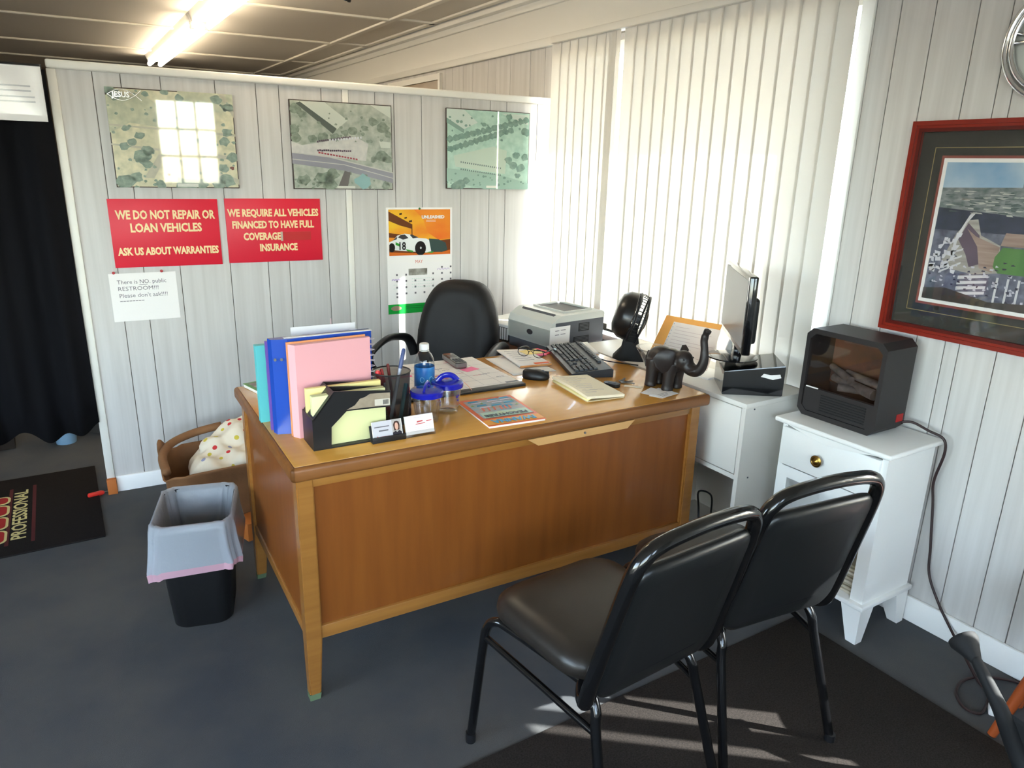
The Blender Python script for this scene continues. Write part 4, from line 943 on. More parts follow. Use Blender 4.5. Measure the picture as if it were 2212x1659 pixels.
# file sorter with yellow pads
fs = on_desk('file_sorter', 'black slanted file sorter at the front left of the desk', 'file holder', .2, .15)
prof = [(.091, 0), (.138, 0), (.141, .063), (.186, .104), (.318, .099), (.318, .147), (.152, .166), (.092, .092)]
XZ = lambda y: Matrix(((1, 0, 0, -.2), (0, 0, 1, y-.15), (0, 1, 0, 0), (0, 0, 0, 1)))
for y in (.098, .148, .2): obj('divider', prism(BM(), prof, .004, XZ(y)), M_black, fs, smooth=0)
obj('base_plate', box(BM(), .091-.2, .316-.2, .098-.15, .204-.15, 0, .004), M_black, fs)
obj('end_wall', box(BM(), .088-.2, .092-.2, .098-.15, .204-.15, 0, .092), M_black, fs)
obj('slant_wall', loft(BM(), [[(.0915-.2, y-.15, .092), (.152-.2, y-.15, .166), (.1545-.2, y-.15, .163), (.094-.2, y-.15, .089)] for y in (.098, .204)]), M_black, fs, smooth=0)
obj('torn_sticker', prism(BM(), [(.186, .108), (.21, .118), (.225, .135), (.24, .138), (.255, .146), (.3145, .142), (.3145, .103), (.26, .106)], .0006, XZ(.0972)), mat('torn_sticker', c(160, 146, 126), .8, noise=((40, 40, 40), .7, 3, c(130, 114, 96))), fs, smooth=0)
obj('sticker_label', prism(BM(), [(.268, .108), (.3135, .105), (.3135, .125), (.268, .127)], .0006, XZ(.0964)), mat('sticker_label', c(206, 198, 184), .8), fs, smooth=0)
for i in range(7): obj('barcode_bar', prism(BM(), [(.293+.0024*i, .109), (.2943+.0024*i, .109), (.2943+.0024*i, .123), (.293+.0024*i, .123)], .0004, XZ(.0958)), M_ink, fs, smooth=0)
tag(obj('writing_pad', box(BM(), -.107, .105, -.012, .012, 0, .148, .001), mat('lime_pad', c(224, 225, 168), .7), None, D(.202, .126, DZ+.0045), (0, 0, TH)), 'pale lime writing pad in the front slot of the file sorter', 'pad')
tag(obj('folder', box(BM(), -.112, .108, -.008, .008, 0, .158, .001), mat('pale_yellow', c(244, 226, 150), .7), None, D(.203, .17, DZ+.0045), (0, 0, TH)), 'pale yellow folder in the rear slot of the file sorter', 'folder')

# mesh pen cup
pc = on_desk('pen_cup', 'black mesh pen cup beside the file sorter', 'pen cup', .372, .236)
M_mesh = mat('wire_mesh', c(24, 22, 24), .5, alpha=.7)
obj('mesh_wall', lathe(BM(), [(.049, .004), (.058, .163)], 32), M_mesh, pc)
obj('rim', tube(BM(), circ(.058, .164, 40), .0022, 8, True), M_black, pc)
obj('base', cyl(BM(), (0, 0, 0), (0, 0, .005), .05, seg=32), M_black, pc)
def pen(label, p, q, m1, m2=None, r=.0042, name='pen'):
    t = on_desk(name, label, 'pen', .372, .236, group='pens in the mesh cup')
    p = Vector(p); q = Vector(q); d = (q-p)
    obj('barrel', tube(BM(), [p, p+d*.06, p+d*.7, p+d*.72], [r*.3, r, r, r], 10), m1, t)
    obj('cap', tube(BM(), [p+d*.72, p+d*.74, p+d*.97, q], [r, r*1.15, r*1.15, r*.7], 10), m2 or m1, t)
pen('thick red marker leaning left in the mesh cup', (.0, .01, .008), (-.047, -.008, .172), mat('pen_red', c(206, 34, 40), .3), r=.0075)
pen('white pen with red tip in the mesh cup', (.005, .02, .008), (-.02, .032, .165), M_paper, mat('pen_redtip', c(190, 40, 40), .3))
pen('brown pencil upright in the mesh cup', (.015, .015, .008), (.005, .042, .176), mat('pen_brown', c(120, 40, 34), .4))
pen('green pen in the mesh cup', (-.015, .035, .008), (-.03, .04, .16), mat('pen_green', c(60, 96, 60), .4), M_paper)
pen('tall white and blue pen leaning right in the mesh cup', (-.01, -.01, .008), (.052, .022, .225), mat('pen_white', c(214, 216, 226), .3), mat('pen_blue', c(70, 84, 130), .3), .0055)
pen('teal marker low in the mesh cup', (.012, -.034, .008), (.04, -.02, .125), mat('pen_teal', c(30, 130, 140), .3), None, .006)

# business card stands
def card_stand(label, u, v, m, w_):
    t = on_desk('card_holder', label, 'card holder', u, v, -.0)
    obj('tray', box(BM(), -w_/2, w_/2, -.012, .022, 0, .006, .001), m, t)
    obj('front_lip', box(BM(), -w_/2, w_/2, -.013, -.0105, 0, .018, .0005), m, t)
    obj('back_rest', loft(BM(), [[(-w_/2, .0, .004), (w_/2, .0, .004), (w_/2, .003, .004), (-w_/2, .003, .004)], [(-w_/2, .016, .045), (w_/2, .016, .045), (w_/2, .019, .045), (-w_/2, .019, .045)]]), m, t, smooth=0)
    cd = thing('business_cards', '', 'cards', D(u, v-.0085, DZ+.0065), 0)
    cd.rotation_euler = (Matrix.Rotation(TH, 3, 'Z') @ Matrix.Rotation(PI/2-.3, 3, 'X')).to_euler()
    return t, cd
t, cd = card_stand('black card holder at the front edge of the desk', .302, .088, M_black, .102)
cd['label'] = 'business cards with a portrait photo in the black holder'
obj('card_stack', box(BM(), -.046, .044, 0, .055, -.006, 0), M_paper, cd)
p = PicO(cd, .09, .055, 0, -.046, 0)
p.poly('printed_ground', [[(0, 0), (.66, 0), (.66, 1), (0, 1)]], flat('card_grey', 200, 198, 204))
p.poly('printed_portrait', [[(.66, .12), (.97, .12), (.97, 1), (.66, 1)]], flat('portrait_ground', 176, 170, 166))
p.poly('printed_hair', [[(.72, .4), (.7, .72), (.75, .88), (.83, .9), (.9, .84), (.92, .66), (.9, .42)]], flat('hair', 70, 48, 40))
p.poly('printed_face', [[(.81+.06*math.cos(2*PI*i/14), .62+.2*math.sin(2*PI*i/14)) for i in range(14)]], flat('face', 214, 168, 148))
p.poly('printed_jacket', [[(.66, .12), (.66, .3), (.76, .38), (.82, .3), (.88, .4), (.97, .3), (.97, .12)]], flat('jacket', 44, 40, 48))
p.poly('printed_line', [[(.06, .68), (.56, .68), (.56, .73), (.06, .73)], [(.2, .46), (.52, .46), (.52, .53), (.2, .53)]], flat('card_ink', 110, 106, 112))
p.poly('printed_logo', [[(.1, .12), (.18, .12), (.14, .24)], [(.22, .12), (.56, .12), (.56, .19), (.22, .19)]], flat('logo_red', 196, 44, 50))
t, cd = card_stand('clear card holder with white cards at the front edge of the desk', .402, .09, M_clear, .094)
cd['label'] = 'white business cards with red script in the clear holder'
obj('card_stack', box(BM(), -.045, .045, 0, .056, -.006, 0), M_paper, cd)
p = PicO(cd, .09, .056, 0, -.045, 0)
p.poly('printed_line', [[(.1, .45-.1*i), (.9, .45-.1*i), (.9, .46-.1*i), (.1, .46-.1*i)] for i in range(4)]+[[(.3, .86), (.6, .86), (.6, .88), (.3, .88)]], flat('card_faint', 206, 190, 200))
p.poly('printed_logo', [[(.4, .6), (.62, .63), (.62, .7), (.42, .68)], [(.36, .5), (.7, .52), (.7, .56), (.36, .54)], [(.74, .6), (.93, .62), (.95, .65), (.76, .66)]], flat('script_red', 196, 84, 84))

# tumblers, bottles
M_lid = mat('blue_lid', c(28, 34, 168), .15, coat=.4)
def tumbler(label, u, v, h, rz):
    t = on_desk('tumbler', label, 'tumbler', u, v, rz, group='clear tumblers with blue lids')
    obj('cup', lathe(BM(), [(.001, .003), (.03, .003), (.034, .0), (.036, .004), (.047, h), (.0455, h), (.034, .01), (.001, .012)], 36), M_clear, t, smooth=50)
    obj('inner_wall', lathe(BM(), [(.001, .016), (.03, .018), (.041, h)], 36), M_clear, t, smooth=50)
    ld = obj('lid', lathe(BM(), [(.047, h-.012), (.052, h-.01), (.053, h+.004), (.05, h+.008), (.03, h+.011), (.001, h+.011)], 40), M_lid, t, smooth=40)
    obj('slider_tab', tube(BM(), smooth_path([(-.034, 0, h+.008), (-.018, 0, h+.024), (0, 0, h+.028), (.018, 0, h+.024), (.034, 0, h+.008)], 4), .004, 8, flat=(.004, .009)), M_lid, ld, smooth=80)
    bm = BM()
    for dx, dz, r in ((0, 0, .005), (.008, .003, .003), (.003, -.012, .003)):
        a = -1.0+dx*20; cyl(bm, (.0432*math.cos(a), .0432*math.sin(a), h*.62+dz), (.0455*math.cos(a), .0455*math.sin(a), h*.62+dz), r, r*.8, 8)
    obj('printed_motif', bm, mat('purple_print', c(70, 44, 140), .5), t)
tumbler('clear tumbler with blue lid, the one nearer the card holders', .472, .195, .094, .9)
tumbler('clear tumbler with blue lid, the one nearer the magazine', .567, .248, .096, -.2)
wbt = on_desk('water_bottle', 'half-full plastic water bottle with white cap behind the tumblers', 'bottle', .523, .33)
bp_ = [(.001, .004), (.02, .002), (.031, .006), (.0335, .02), (.0335, .05), (.032, .055), (.0335, .06), (.0335, .145), (.031, .165), (.024, .18), (.0145, .19), (.013, .2)]
obj('bottle_wall', lathe(BM(), bp_, 36), M_clear, wbt, smooth=60)
obj('label_wrap', lathe(BM(), [(.0337, .06), (.0341, .062), (.0341, .138), (.0337, .14)], 36), mat('water_label', c(60, 140, 206), .3, noise=((40, 40, 30), .9, 3, c(34, 98, 178))), wbt)
for i, (a, z, r) in enumerate(((-2.2, .1, .007), (-1.75, .09, .006), (-1.3, .1, .008), (-1.0, .095, .006))):
    obj('label_mark', tube(BM(), [((.0346)*math.cos(a+r*28*math.cos(2*PI*k_/14)), .0346*math.sin(a+r*28*math.cos(2*PI*k_/14)), z+r*1.2*math.sin(2*PI*k_/14)) for k_ in range(14)], .0009, 5, True), mat('label_pale', c(150, 206, 226), .4), wbt)
obj('cap', lathe(BM(), [(.001, .215), (.0145, .215), (.016, .212), (.016, .196), (.0145, .195)], 28), M_white, wbt)
obj('neck_ring', lathe(BM(), [(.0135, .19), (.0165, .191), (.0165, .193), (.0135, .194)], 24), M_white, wbt)
db = on_desk('small_bottle', 'small dark bottle with red cap squeezed between pen cup and tumbler', 'bottle', .436, .272)
obj('body', lathe(BM(), [(.001, 0), (.013, 0), (.014, .004), (.014, .065), (.009, .072), (.009, .076)], 20), mat('navy_bottle', c(22, 26, 44), .2), db)
obj('cap', lathe(BM(), [(.0105, .076), (.0105, .092), (.001, .093)], 16), mat('red_cap', c(214, 66, 46), .4), db)

# magazine lying upside down to the camera
mg = on_desk('magazine', 'colourful orange and blue magazine lying at the front of the desk', 'magazine', .72, .165, -.07)
obj('page_block', box(BM(), -.098, .098, -.13, .13, 0, .007, .001), M_paper, mg)
obj('cover', box(BM(), -.1, .1, -.132, .132, .007, .0078), flat('mag_orange', 228, 104, 60, .35), mg)
p = PicO(mg, .2, .264, .0078, -.1, -.132)
p.poly('printed_panel', [[(.07, .27), (.95, .27), (.95, .93), (.07, .93)]], flat('mag_mix', 196, 160, 140, .35, ((26, 60, 26), 1, 3, c(130, 170, 190))))
p.poly('printed_band', [[(.0, .03), (.99, .03), (.99, .2), (.0, .2)]], flat('mag_band', 240, 160, 60, .35))
p.poly('printed_panel', [[(.1, .27), (.93, .27), (.93, .46), (.1, .46)]], flat('mag_pale', 170, 206, 206, .35, ((30, 30, 30), .7, 3, c(200, 208, 150))))
p.poly('printed_line', [[(.1, .25), (.95, .25), (.95, .262), (.1, .262)]], flat('mag_line', 90, 60, 60, .35))
M_mb = flat('mag_blue', 54, 150, 190, .35)
for q_ in [[(x, y), (x+.2, y+.01), (x+.18, y+.05), (x+.02, y+.045)] for x, y in ((.12, .86), (.5, .88), (.72, .9), (.44, .66), (.2, .7), (.7, .72), (.6, .6))]: p.poly('printed_patch', [q_], M_mb, 0.00130)
for q_ in [[(x, y), (x+.22, y+.01), (x+.2, y+.035), (x+.02, y+.03)] for x, y in ((.15, .81), (.45, .83), (.7, .84), (.2, .62), (.5, .76))]: p.poly('printed_patch', [q_], flat('mag_lilac', 214, 206, 222, .35), 0.00150)
for q_ in [[(x, y), (x+.06, y), (x+.05, y+.05)] for x, y in ((.1, .72), (.3, .78), (.86, .78), (.4, .6), (.84, .6))]: p.poly('printed_patch', [q_], flat('mag_green', 128, 170, 90, .35), 0.00170)
for q_ in [[(x, .5), (x+.03, .5), (x+.06, .62), (x+.03, .62)] for x in (.2, .3, .4, .52, .6, .68)]: p.poly('printed_patch', [q_], flat('mag_coral', 222, 110, 90, .35), 0.00190)
text('cover_title', 'IWANNA', .04, M_mb, mg, (0, -.132+.264*.115, .0102), (0, 0, PI), width=.15, bold=.0016, ext=.0003)
text('cover_line', 'PEACHTREE', .026, flat('mag_ink', 60, 70, 80, .35), mg, (0, -.132+.264*.33, .0102), (0, 0, PI), width=.15, bold=.0006, ext=.0003)

# desk pad calendar
dp = on_desk('desk_pad', 'white desk pad calendar with black holder in the middle of the desk', 'desk pad', .70, .60)
obj('holder', box(BM(), -.26, .25, -.217, .215, 0, .004, .001), M_blackm, dp)
obj('front_bar', box(BM(), -.26, .25, -.217, -.185, .004, .010, .002), mat('pad_leather', c(58, 56, 56), .5), dp)
obj('paper', box(BM(), -.255, .245, -.19, .212, .004, .009), M_paper, dp)
for i in range(1, 7): obj('grid_line', box(BM(), -.255+.0714*i-.0004, -.255+.0714*i+.0004, -.17, .16, .009, .0093), flat('grid', 176, 176, 184), dp)
for i in range(6): obj('grid_line', box(BM(), -.255, .245, -.17+.066*i-.0004, -.17+.066*i+.0004, .009, .0093), flat('grid', 176, 176, 184), dp)
for i in range(14):
    x = random.uniform(-.1, .2); y = random.uniform(-.13, .17)
    obj('handwriting', tube(BM(), [(x+.004*k_, y+.003*math.sin(k_*2.3+i), .0094) for k_ in range(9)], .0005, 4), flat('pen_ink', 130, 130, 150) if i % 4 else flat('pen_ink_red', 226, 120, 140), dp)
obj('highlight', box(BM(), -.2, -.09, .045, .06, .009, .0094), flat('hot_pink', 236, 60, 130), dp)
obj('corner_print', box(BM(), .19, .24, -.18, -.165, .009, .0094), flat('corner_grey', 130, 136, 146), dp)
tag(obj('sticky_note', box(BM(), -.03, .035, -.022, .022, 0, .0008), mat('pink_note', c(248, 130, 170), .7), None, D(.845, .64, DZ+.0095), (0, 0, TH+.3)), 'pink sticky note under the cordless phone', 'sticky note')
ph = on_desk('cordless_phone', 'black cordless phone handset lying on the desk pad', 'phone', .832, .745, -.08, DZ+.0105)
obj('body', prism(BM(), rrect(.05, .165, .012, 5), .016, Matrix.Translation((0, 0, .004))), mat('phone_side', c(120, 116, 114), .3), ph)
obj('base', prism(BM(), rrect(.046, .16, .012, 5), .005), mat('phone_red', c(110, 40, 44), .4), ph)
obj('face', prism(BM(), rrect(.045, .158, .01, 5), .002, Matrix.Translation((0, 0, .02))), M_gloss, ph)
obj('screen', box(BM(), -.017, .017, .015, .055, .022, .0226), mat('phone_screen', c(70, 78, 80), .15), ph)
for i in range(12): obj('key', box(BM(), -.017+.0125*(i % 3), -.0075+.0125*(i % 3), -.06+.013*(i//3), -.053+.013*(i//3), .022, .0232, .0006, 1), M_dgrey, ph)
bm = BM(); pth = smooth_path([D(.585, .50, DZ+.03), D(.62, .485, DZ+.048), D(.665, .465, DZ+.055), D(.70, .44, DZ+.046), D(.722, .415, DZ+.026), D(.732, .395, DZ+.0105)], 6)
sheet(bm, lambda s, q: pth[min(int(s*30), 30)] + DV*(.014*(q-.5)) + DU*.004*(q-.5), 30, 1, .0012)
tag(obj('curled_strip', bm, mat('salmon_strip', c(232, 170, 150), .5), smooth=180), 'salmon curled strip arching over the desk pad behind the tumblers', 'strip')

# loose paper, notepad, spectacles
tag(obj('paper_sheet', sheet(BM(), lambda s, q: Vector((.19*(s-.5), .27*(q-.5), .001+.004*max(0, q-.8)*5*(s-.5)**2)), 8, 8, .0006), M_paper, None, D(1.08, .645), (0, 0, TH-.07), 180), 'white sheet lying under the notepad', 'paper')
npd = on_desk('notepad', 'white notepad with orange edge under the spectacles', 'notepad', 1.135, .71, -.12, DZ+.003)
obj('sheets', sheet(BM(), lambda s, q: Vector((.14*(s-.5), .25*(q-.5), .008+.007*(1-s)*q)), 8, 8, .006), M_paper, npd, smooth=180)
obj('card_edge', box(BM(), -.07, .07, -.127, -.120, 0, .008), mat('orange_edge', c(226, 160, 96), .7), npd)
obj('orange_flag', box(BM(), .0, .065, -.118, -.1, .0085, .0098), mat('orange_flag', c(240, 110, 60), .7), npd)
for i in range(6): obj('handwriting', tube(BM(), [(-.05+.008*k_, .09-.03*i+.002*math.sin(k_*2.1+i), .0115+.007*(1-(.45+.008*k_/.14))*((.09-.03*i)/.25+.5)*.6) for k_ in range(10)], .0005, 4), flat('pen_ink', 130, 130, 150), npd)
gs = on_desk('spectacles', 'black-rimmed spectacles resting on the notepad', 'glasses', 1.15, .675, -.95, DZ+.0185)
for s in (-1, 1):
    rim = obj('rim', tube(BM(), [(s*.034+.024*math.cos(2*PI*i/24), -.002, .018+.017*math.sin(2*PI*i/24)) for i in range(24)], .0014, 6, True), M_black, gs, smooth=180)
    obj('lens', prism(BM(), [(s*.034+.0235*math.cos(2*PI*i/24), .018+.0165*math.sin(2*PI*i/24)) for i in range(24)], .001, Matrix(((1, 0, 0, 0), (0, 0, 1, -.0025), (0, 1, 0, 0), (0, 0, 0, 1)))), M_clear, rim)
    obj('temple', tube(BM(), smooth_path([(s*.058, 0, .026), (s*.064, .02, .026), (s*.062, .09, .02), (s*.058, .125, .004)], 4), .0024, 8), M_black, gs, smooth=180)
obj('bridge', tube(BM(), smooth_path([(-.011, -.002, .02), (0, -.003, .026), (.011, -.002, .02)], 4), .0016, 6), M_black, gs)
obj('brow_bar', tube(BM(), [(-.06, 0, .031), (.06, 0, .031)], .0026, 8), M_black, gs)

# mouse, keyboard
ms = on_desk('computer_mouse', 'black computer mouse between desk pad and keyboard', 'mouse', 1.035, .45, -.72)
def mring(z, k, sh=0): return [(px*.105*k+sh, py*.06*k, z) for px, py in rrect(1, 1, .45, 8)]
bm = BM(); loft(bm, [mring(0, .92), mring(.006, 1), mring(.016, .98), mring(.026, .86, -.006), mring(.034, .62, -.012), mring(.037, .3, -.014)])
sh_ = obj('shell', bm, M_black, ms, smooth=180)
obj('scroll_wheel', cyl(BM(), (.026, -.003, .027), (.026, .003, .027), .008, seg=16), M_dgrey, ms)
obj('button_gap', box(BM(), .0, .05, -.0006, .0006, .012, .0315), M_blackm, ms)
KA = math.radians(-20)
kb = on_desk('keyboard', 'black computer keyboard angled across the right of the desk', 'keyboard', 1.317, .575, KA)
# local y = long side (towards the back), local x = from space bar to function row
bm = BM(); KL, KW = .45, .165
loft(bm, [[(-KW/2, y, 0), (-KW/2, y, .016), (-KW/2+.012, y, .019), (KW/2-.01, y, .034), (KW/2, y, .03), (KW/2, y, 0)] for y in (-KL/2, KL/2)])
obj('case', bm, mat('keyboard_case', c(38, 40, 44), .45), kb, smooth=20)
kz = lambda x: .019+(x+KW/2-.012)*.0104*10*.96/1.0*.1+((x+KW/2-.012)/(KW-.022))*.0135*.0
zk = lambda x: .019+((x+KW/2-.012)/(KW-.022))*.015
M_key = mat('key_cap', c(46, 48, 52), .5)
kmesh = None; tiltk = -math.atan(.015/(KW-.022))
def key(x, y, sy=1.0, m_=None, nm='key'):
    global kmesh
    if kmesh is None:
        bm = BM(); loft(bm, [[(-.0078, -.0078, 0), (.0078, -.0078, 0), (.0078, .0078, 0), (-.0078, .0078, 0)], [(-.006, -.0064, .007), (.006, -.0064, .007), (.006, .0064, .007), (-.006, .0064, .007)]])
        o = obj('key', bm, M_key, kb, smooth=0); kmesh = o.data
    else:
        o = bpy.data.objects.new('key', kmesh); COL.objects.link(o); o.parent = kb
    o.location = (x, y, zk(x)); o.rotation_euler = (0, tiltk, 0); o.scale = (1, sy, 1)
    return o
for r_ in range(5):
    x = -.058+.0185*r_
    for q in range(15):
        if r_ == 0 and 3 < q < 10: continue
        key(x, .207-.0185*q)
    if r_ == 0: key(x, .207-.0185*6.5, 6.2)
    for q in range(3):
        if r_ in (3, 4) or (r_ == 0) or (r_ == 1 and q == 1): key(x, -.082-.0185*q)
    for q in range(4): key(x, -.146-.0185*q)
for q in range(13): key(.055, .207-.0215*q)
for q in range(3): key(.055, -.082-.0185*q)
obj('sticker', box(BM(), -.006, .006, -.018, .018, .0262, .0268), mat('pale_sticker', c(150, 172, 190), .5), kb, (-.064, .13, 0))
kc = [D(1.40, .42, DZ+.012), D(1.44, .44, DZ+.004), D(1.475, .44, DZ+.004), D(1.495, .42, DZ+.004), D(1.515, .40, DZ+.0), Vector((-.42, -1.42, .748))]
tag(obj('keyboard_cable', tube(BM(), smooth_path([D(1.398, .55, DZ+.02), D(1.43, .53, DZ+.006), D(1.46, .49, DZ+.0045), D(1.49, .45, DZ+.0045), D(1.513, .42, DZ+.004)], 6), .0025, 8), M_black), 'thin black keyboard cable running off the right edge of the desk', 'cable')

# red and pink folders at the back, sticky notes
for i, (u, v, r, w_, l_, m_, lb, nm) in enumerate(((1.30, .775, .2, .2, .1, mat('red_folder', c(226, 40, 70), .6), 'red folder lying at the back edge of the desk', 'folder'), (1.285, .765, -.1, .15, .09, mat('hotpink_folder', c(250, 90, 140), .6), 'hot pink folder on top of the red folder', 'folder'), (1.31, .77, .05, .09, .07, mat('yellow_note', c(248, 224, 140), .7), 'pale yellow sticky notes on the pink folder', 'sticky notes'))):
    tag(obj(nm, box(BM(), -w_/2, w_/2, -l_/2, l_/2, 0, .004, .001, 1), m_, None, D(u-.10, v-.0, DZ+.0005+.0045*i), (0, 0, TH+r)), lb, nm.replace('_', ' '))
tag(obj('paper_sheet', sheet(BM(), lambda s, q: Vector((.13*(s-.5), .2*(q-.5), .001+.006*s*s*q)), 8, 6, .0006), M_paper, None, D(1.462, .768), (0, 0, TH-.35), 180), 'white sheet at the far corner beyond the keyboard', 'paper')

# legal pad, keys, cards
lpd = on_desk('legal_pad', 'yellowish legal pad with handwriting in front of the keyboard', 'notepad', 1.128, .245, -.1)
obj('backing', box(BM(), -.075, .075, -.13, .13, 0, .003), mat('pad_card', c(206, 190, 150), .8), lpd)
obj('pages', sheet(BM(), lambda s, q: Vector((.152*(s-.5), .264*(q-.5), .021-.007*s+.004*math.sin(q*PI)*(1-s))), 8, 8, .009), mat('pad_paper', c(242, 232, 204), .7), lpd, smooth=60)
obj('folded_pages', sheet(BM(), lambda s, q: Vector((-.076+.03*s, .264*(q-.5)+.0, .004+.012*math.sin(s*PI/2))), 6, 6, .001), mat('pad_paper2', c(244, 234, 176), .7), lpd, smooth=180)
for i in range(9): obj('handwriting', tube(BM(), [(-.06+.011*k_, .1-.024*i+.002*math.sin(k_*2.1+i), .0225-.007*(.1+.07*k_)+.004*math.sin(((.1-.024*i)/.264+.5)*PI)*(.9-.07*k_)) for k_ in range(random.randint(5, 11))], .0005, 4), flat('pen_ink_faint', 178, 168, 168), lpd)
ks = on_desk('key_bunch', 'bunch of keys with black car fob beside the keyboard', 'keys', 1.245, .255, -.4)
obj('fob', prism(BM(), rrect(.034, .062, .014, 5), .013, Matrix.Translation((0, -.015, 0)) @ Matrix.Rotation(.9, 4, 'Z')), M_black, ks)
obj('fob_button', prism(BM(), rrect(.012, .03, .005, 4), .002, Matrix.Translation((0, -.015, .013)) @ Matrix.Rotation(.9, 4, 'Z')), M_dgrey, ks)
obj('key_ring', tube(BM(), [(.035+.014*math.cos(2*PI*i/20), .02+.014*math.sin(2*PI*i/20), .004) for i in range(20)], .001, 6, True), M_steel, ks)
for a in (.2, 1.0, -.5):
    bm = BM(); Mx = Matrix.Translation((.045, .025, .002+.002*abs(a))) @ Matrix.Rotation(a, 4, 'Z')
    prism(bm, [(.011*math.cos(2*PI*i/14)+.01, .011*math.sin(2*PI*i/14)) for i in range(14)], .0022, Mx); prism(bm, [(.018, -.004), (.05, -.004), (.053, 0), (.05, .004), (.018, .004)], .0022, Mx)
    obj('key', bm, M_steel, ks)
obj('paper_tag', box(BM(), .05, .115, -.012, .012, .001, .0016), M_paperw, ks, None, (0, 0, -.35))
for i, (u, v, r) in enumerate(((1.335, .085, .55), (1.345, .105, .3), (1.325, .115, .42), (1.35, .07, .2))):
    o = tag(obj('business_card', box(BM(), -.044, .044, -.026, .026, 0, .0006), M_paper, None, D(u, v, DZ+.0004+.0009*i), (0, 0, TH+r)), ['white business card at the bottom of the loose pile by the elephant', 'second white business card of the loose pile by the elephant', 'third white business card of the loose pile by the elephant', 'top white business card of the loose pile by the elephant'][i], 'card', 'loose cards beside the elephant')
    if i == 3:
        for j in range(3): obj('printed_line', box(BM(), -.035, .02-.01*j, .008-.01*j, .010-.01*j, .0006, .0008), M_grink, o)

# magazine with a green border at the back left corner
gm = on_desk('magazine', 'green-bordered magazine at the back left corner of the desk', 'magazine', .16, .70, .25)
obj('page_block', box(BM(), -.1, .1, -.13, .13, 0, .012, .001), M_paper, gm)
obj('cover', box(BM(), -.102, .102, -.132, .132, .012, .013), flat('mag_green_cover', 104, 160, 104, .4), gm)
obj('printed_photo', box(BM(), -.088, .1, -.11, .12, .013, .0134), flat('mag_photo', 210, 206, 200, .4, ((8, 40, 8), 1, 3, c(90, 84, 84))), gm)

# ------------------------------------------------------------------ carved elephant
el = on_desk('elephant_figurine', 'dark carved elephant with raised trunk at the right of the desk', 'figurine', 1.412, .135, -PI/2+.22)
bm = BM()
ball(bm, (-.03, 0, .105), .056, (1.12, .82, .88)); ball(bm, (.01, 0, .108), .05, (1.1, .85, .9))          # barrel and shoulders
for x, y in ((-.055, .026), (-.055, -.026), (.022, .028), (.022, -.028)):
    tube(bm, [(x, y, .001), (x, y, .018), (x+.002, y, .05), (x+.004, y*.8, .105)], [.0235, .021, .022, .03], 14)
ball(bm, (.062, 0, .118), .036, (1, .95, 1.05)); ball(bm, (.04, 0, .115), .036)                               # head, neck
tube(bm, smooth_path([(.075, 0, .105), (.105, 0, .09), (.132, 0, .1), (.145, 0, .135), (.143, 0, .175), (.138, 0, .205), (.142, 0, .228), (.150, 0, .246)], 4), [.027+(.0135-.027)*min(1, i/16) if i < 24 else .0115+.0035*(i-24)/4 for i in range(29)], 12)
for s in (-1, 1): tube(bm, [(.08, s*.018, .094), (.105, s*.024, .088), (.122, s*.026, .094)], [.006, .0045, .002], 8)   # tusks
ball(bm, (.085, 0, .083), .014, (1.4, .8, .7))
tube(bm, [(-.09, 0, .125), (-.1, 0, .1), (-.1, 0, .06)], [.007, .005, .005], 8)
M_ebony = mat('dark_carved_wood', c(36, 28, 26), .42, noise=((30, 30, 30), .6, 3, c(25, 19, 18)))
blob('body', bm, M_ebony, el, .0035, 4, .5)
for s in (-1, 1):
    P = [(.05, .148), (.03, .158), (.005, .15), (-.008, .125), (.0, .095), (.02, .075), (.034, .085), (.045, .11)]
    bm = BM(); rings = [[(x, s*(.037+o_+.034*max(0, (.05-x)/.05)), z) for x, z in [((px-.025)*k_+.025, (pz-.115)*k_+.115) for px, pz in P]] for o_, k_ in ((0, .98), (.004, 1.12), (.009, 1.02))]
    loft(bm, rings); eo = obj('ear', bm, M_ebony, el, smooth=60)
    obj('eye', ball(BM(), (.082, s*.030, .128), .003), M_gloss, el)
# ------------------------------------------------------------------ things along the window
ZC = .74
# black case under the monitor
bl, br = Vector((-.419, -1.784, 0)), Vector((-.237, -1.941+.03, 0)); dep = Vector((.125, .155, 0))
bc_ = thing('black_case', 'glossy black case under the monitor with a white smear', 'case', ((bl+br)/2+dep/2+Vector((0, 0, ZC))))
o_ = (bl+br)/2+dep/2
def q4(zl, zr, k_=1): return [(v-o_)*k_+Vector((0, 0, z)) for v, z in ((bl, zl), (br, zr), (br+dep, zr), (bl+dep, zl))]
bm = BM(); loft(bm, [q4(0, 0, .97), q4(.004, .004), q4(.085, .112), q4(.09, .117, .985)])
obj('body', bm, M_gloss, bc_, smooth=20)
fd = (br-bl).normalized(); nrm = Vector((fd.y, -fd.x, 0))
obj('paint_smear', loft(BM(), [[(bl-o_)+fd*a+nrm*.0008+Vector((0, 0, z)) for a, z in ((.135, .074), (.145, .086), (.17, .082), (.205, .085), (.21, .072), (.18, .064), (.155, .07))], [(bl-o_)+fd*a+nrm*.0016+Vector((0, 0, z)) for a, z in ((.135, .074), (.145, .086), (.17, .082), (.205, .085), (.21, .072), (.18, .064), (.155, .07))]]), M_paper, bc_, smooth=0)
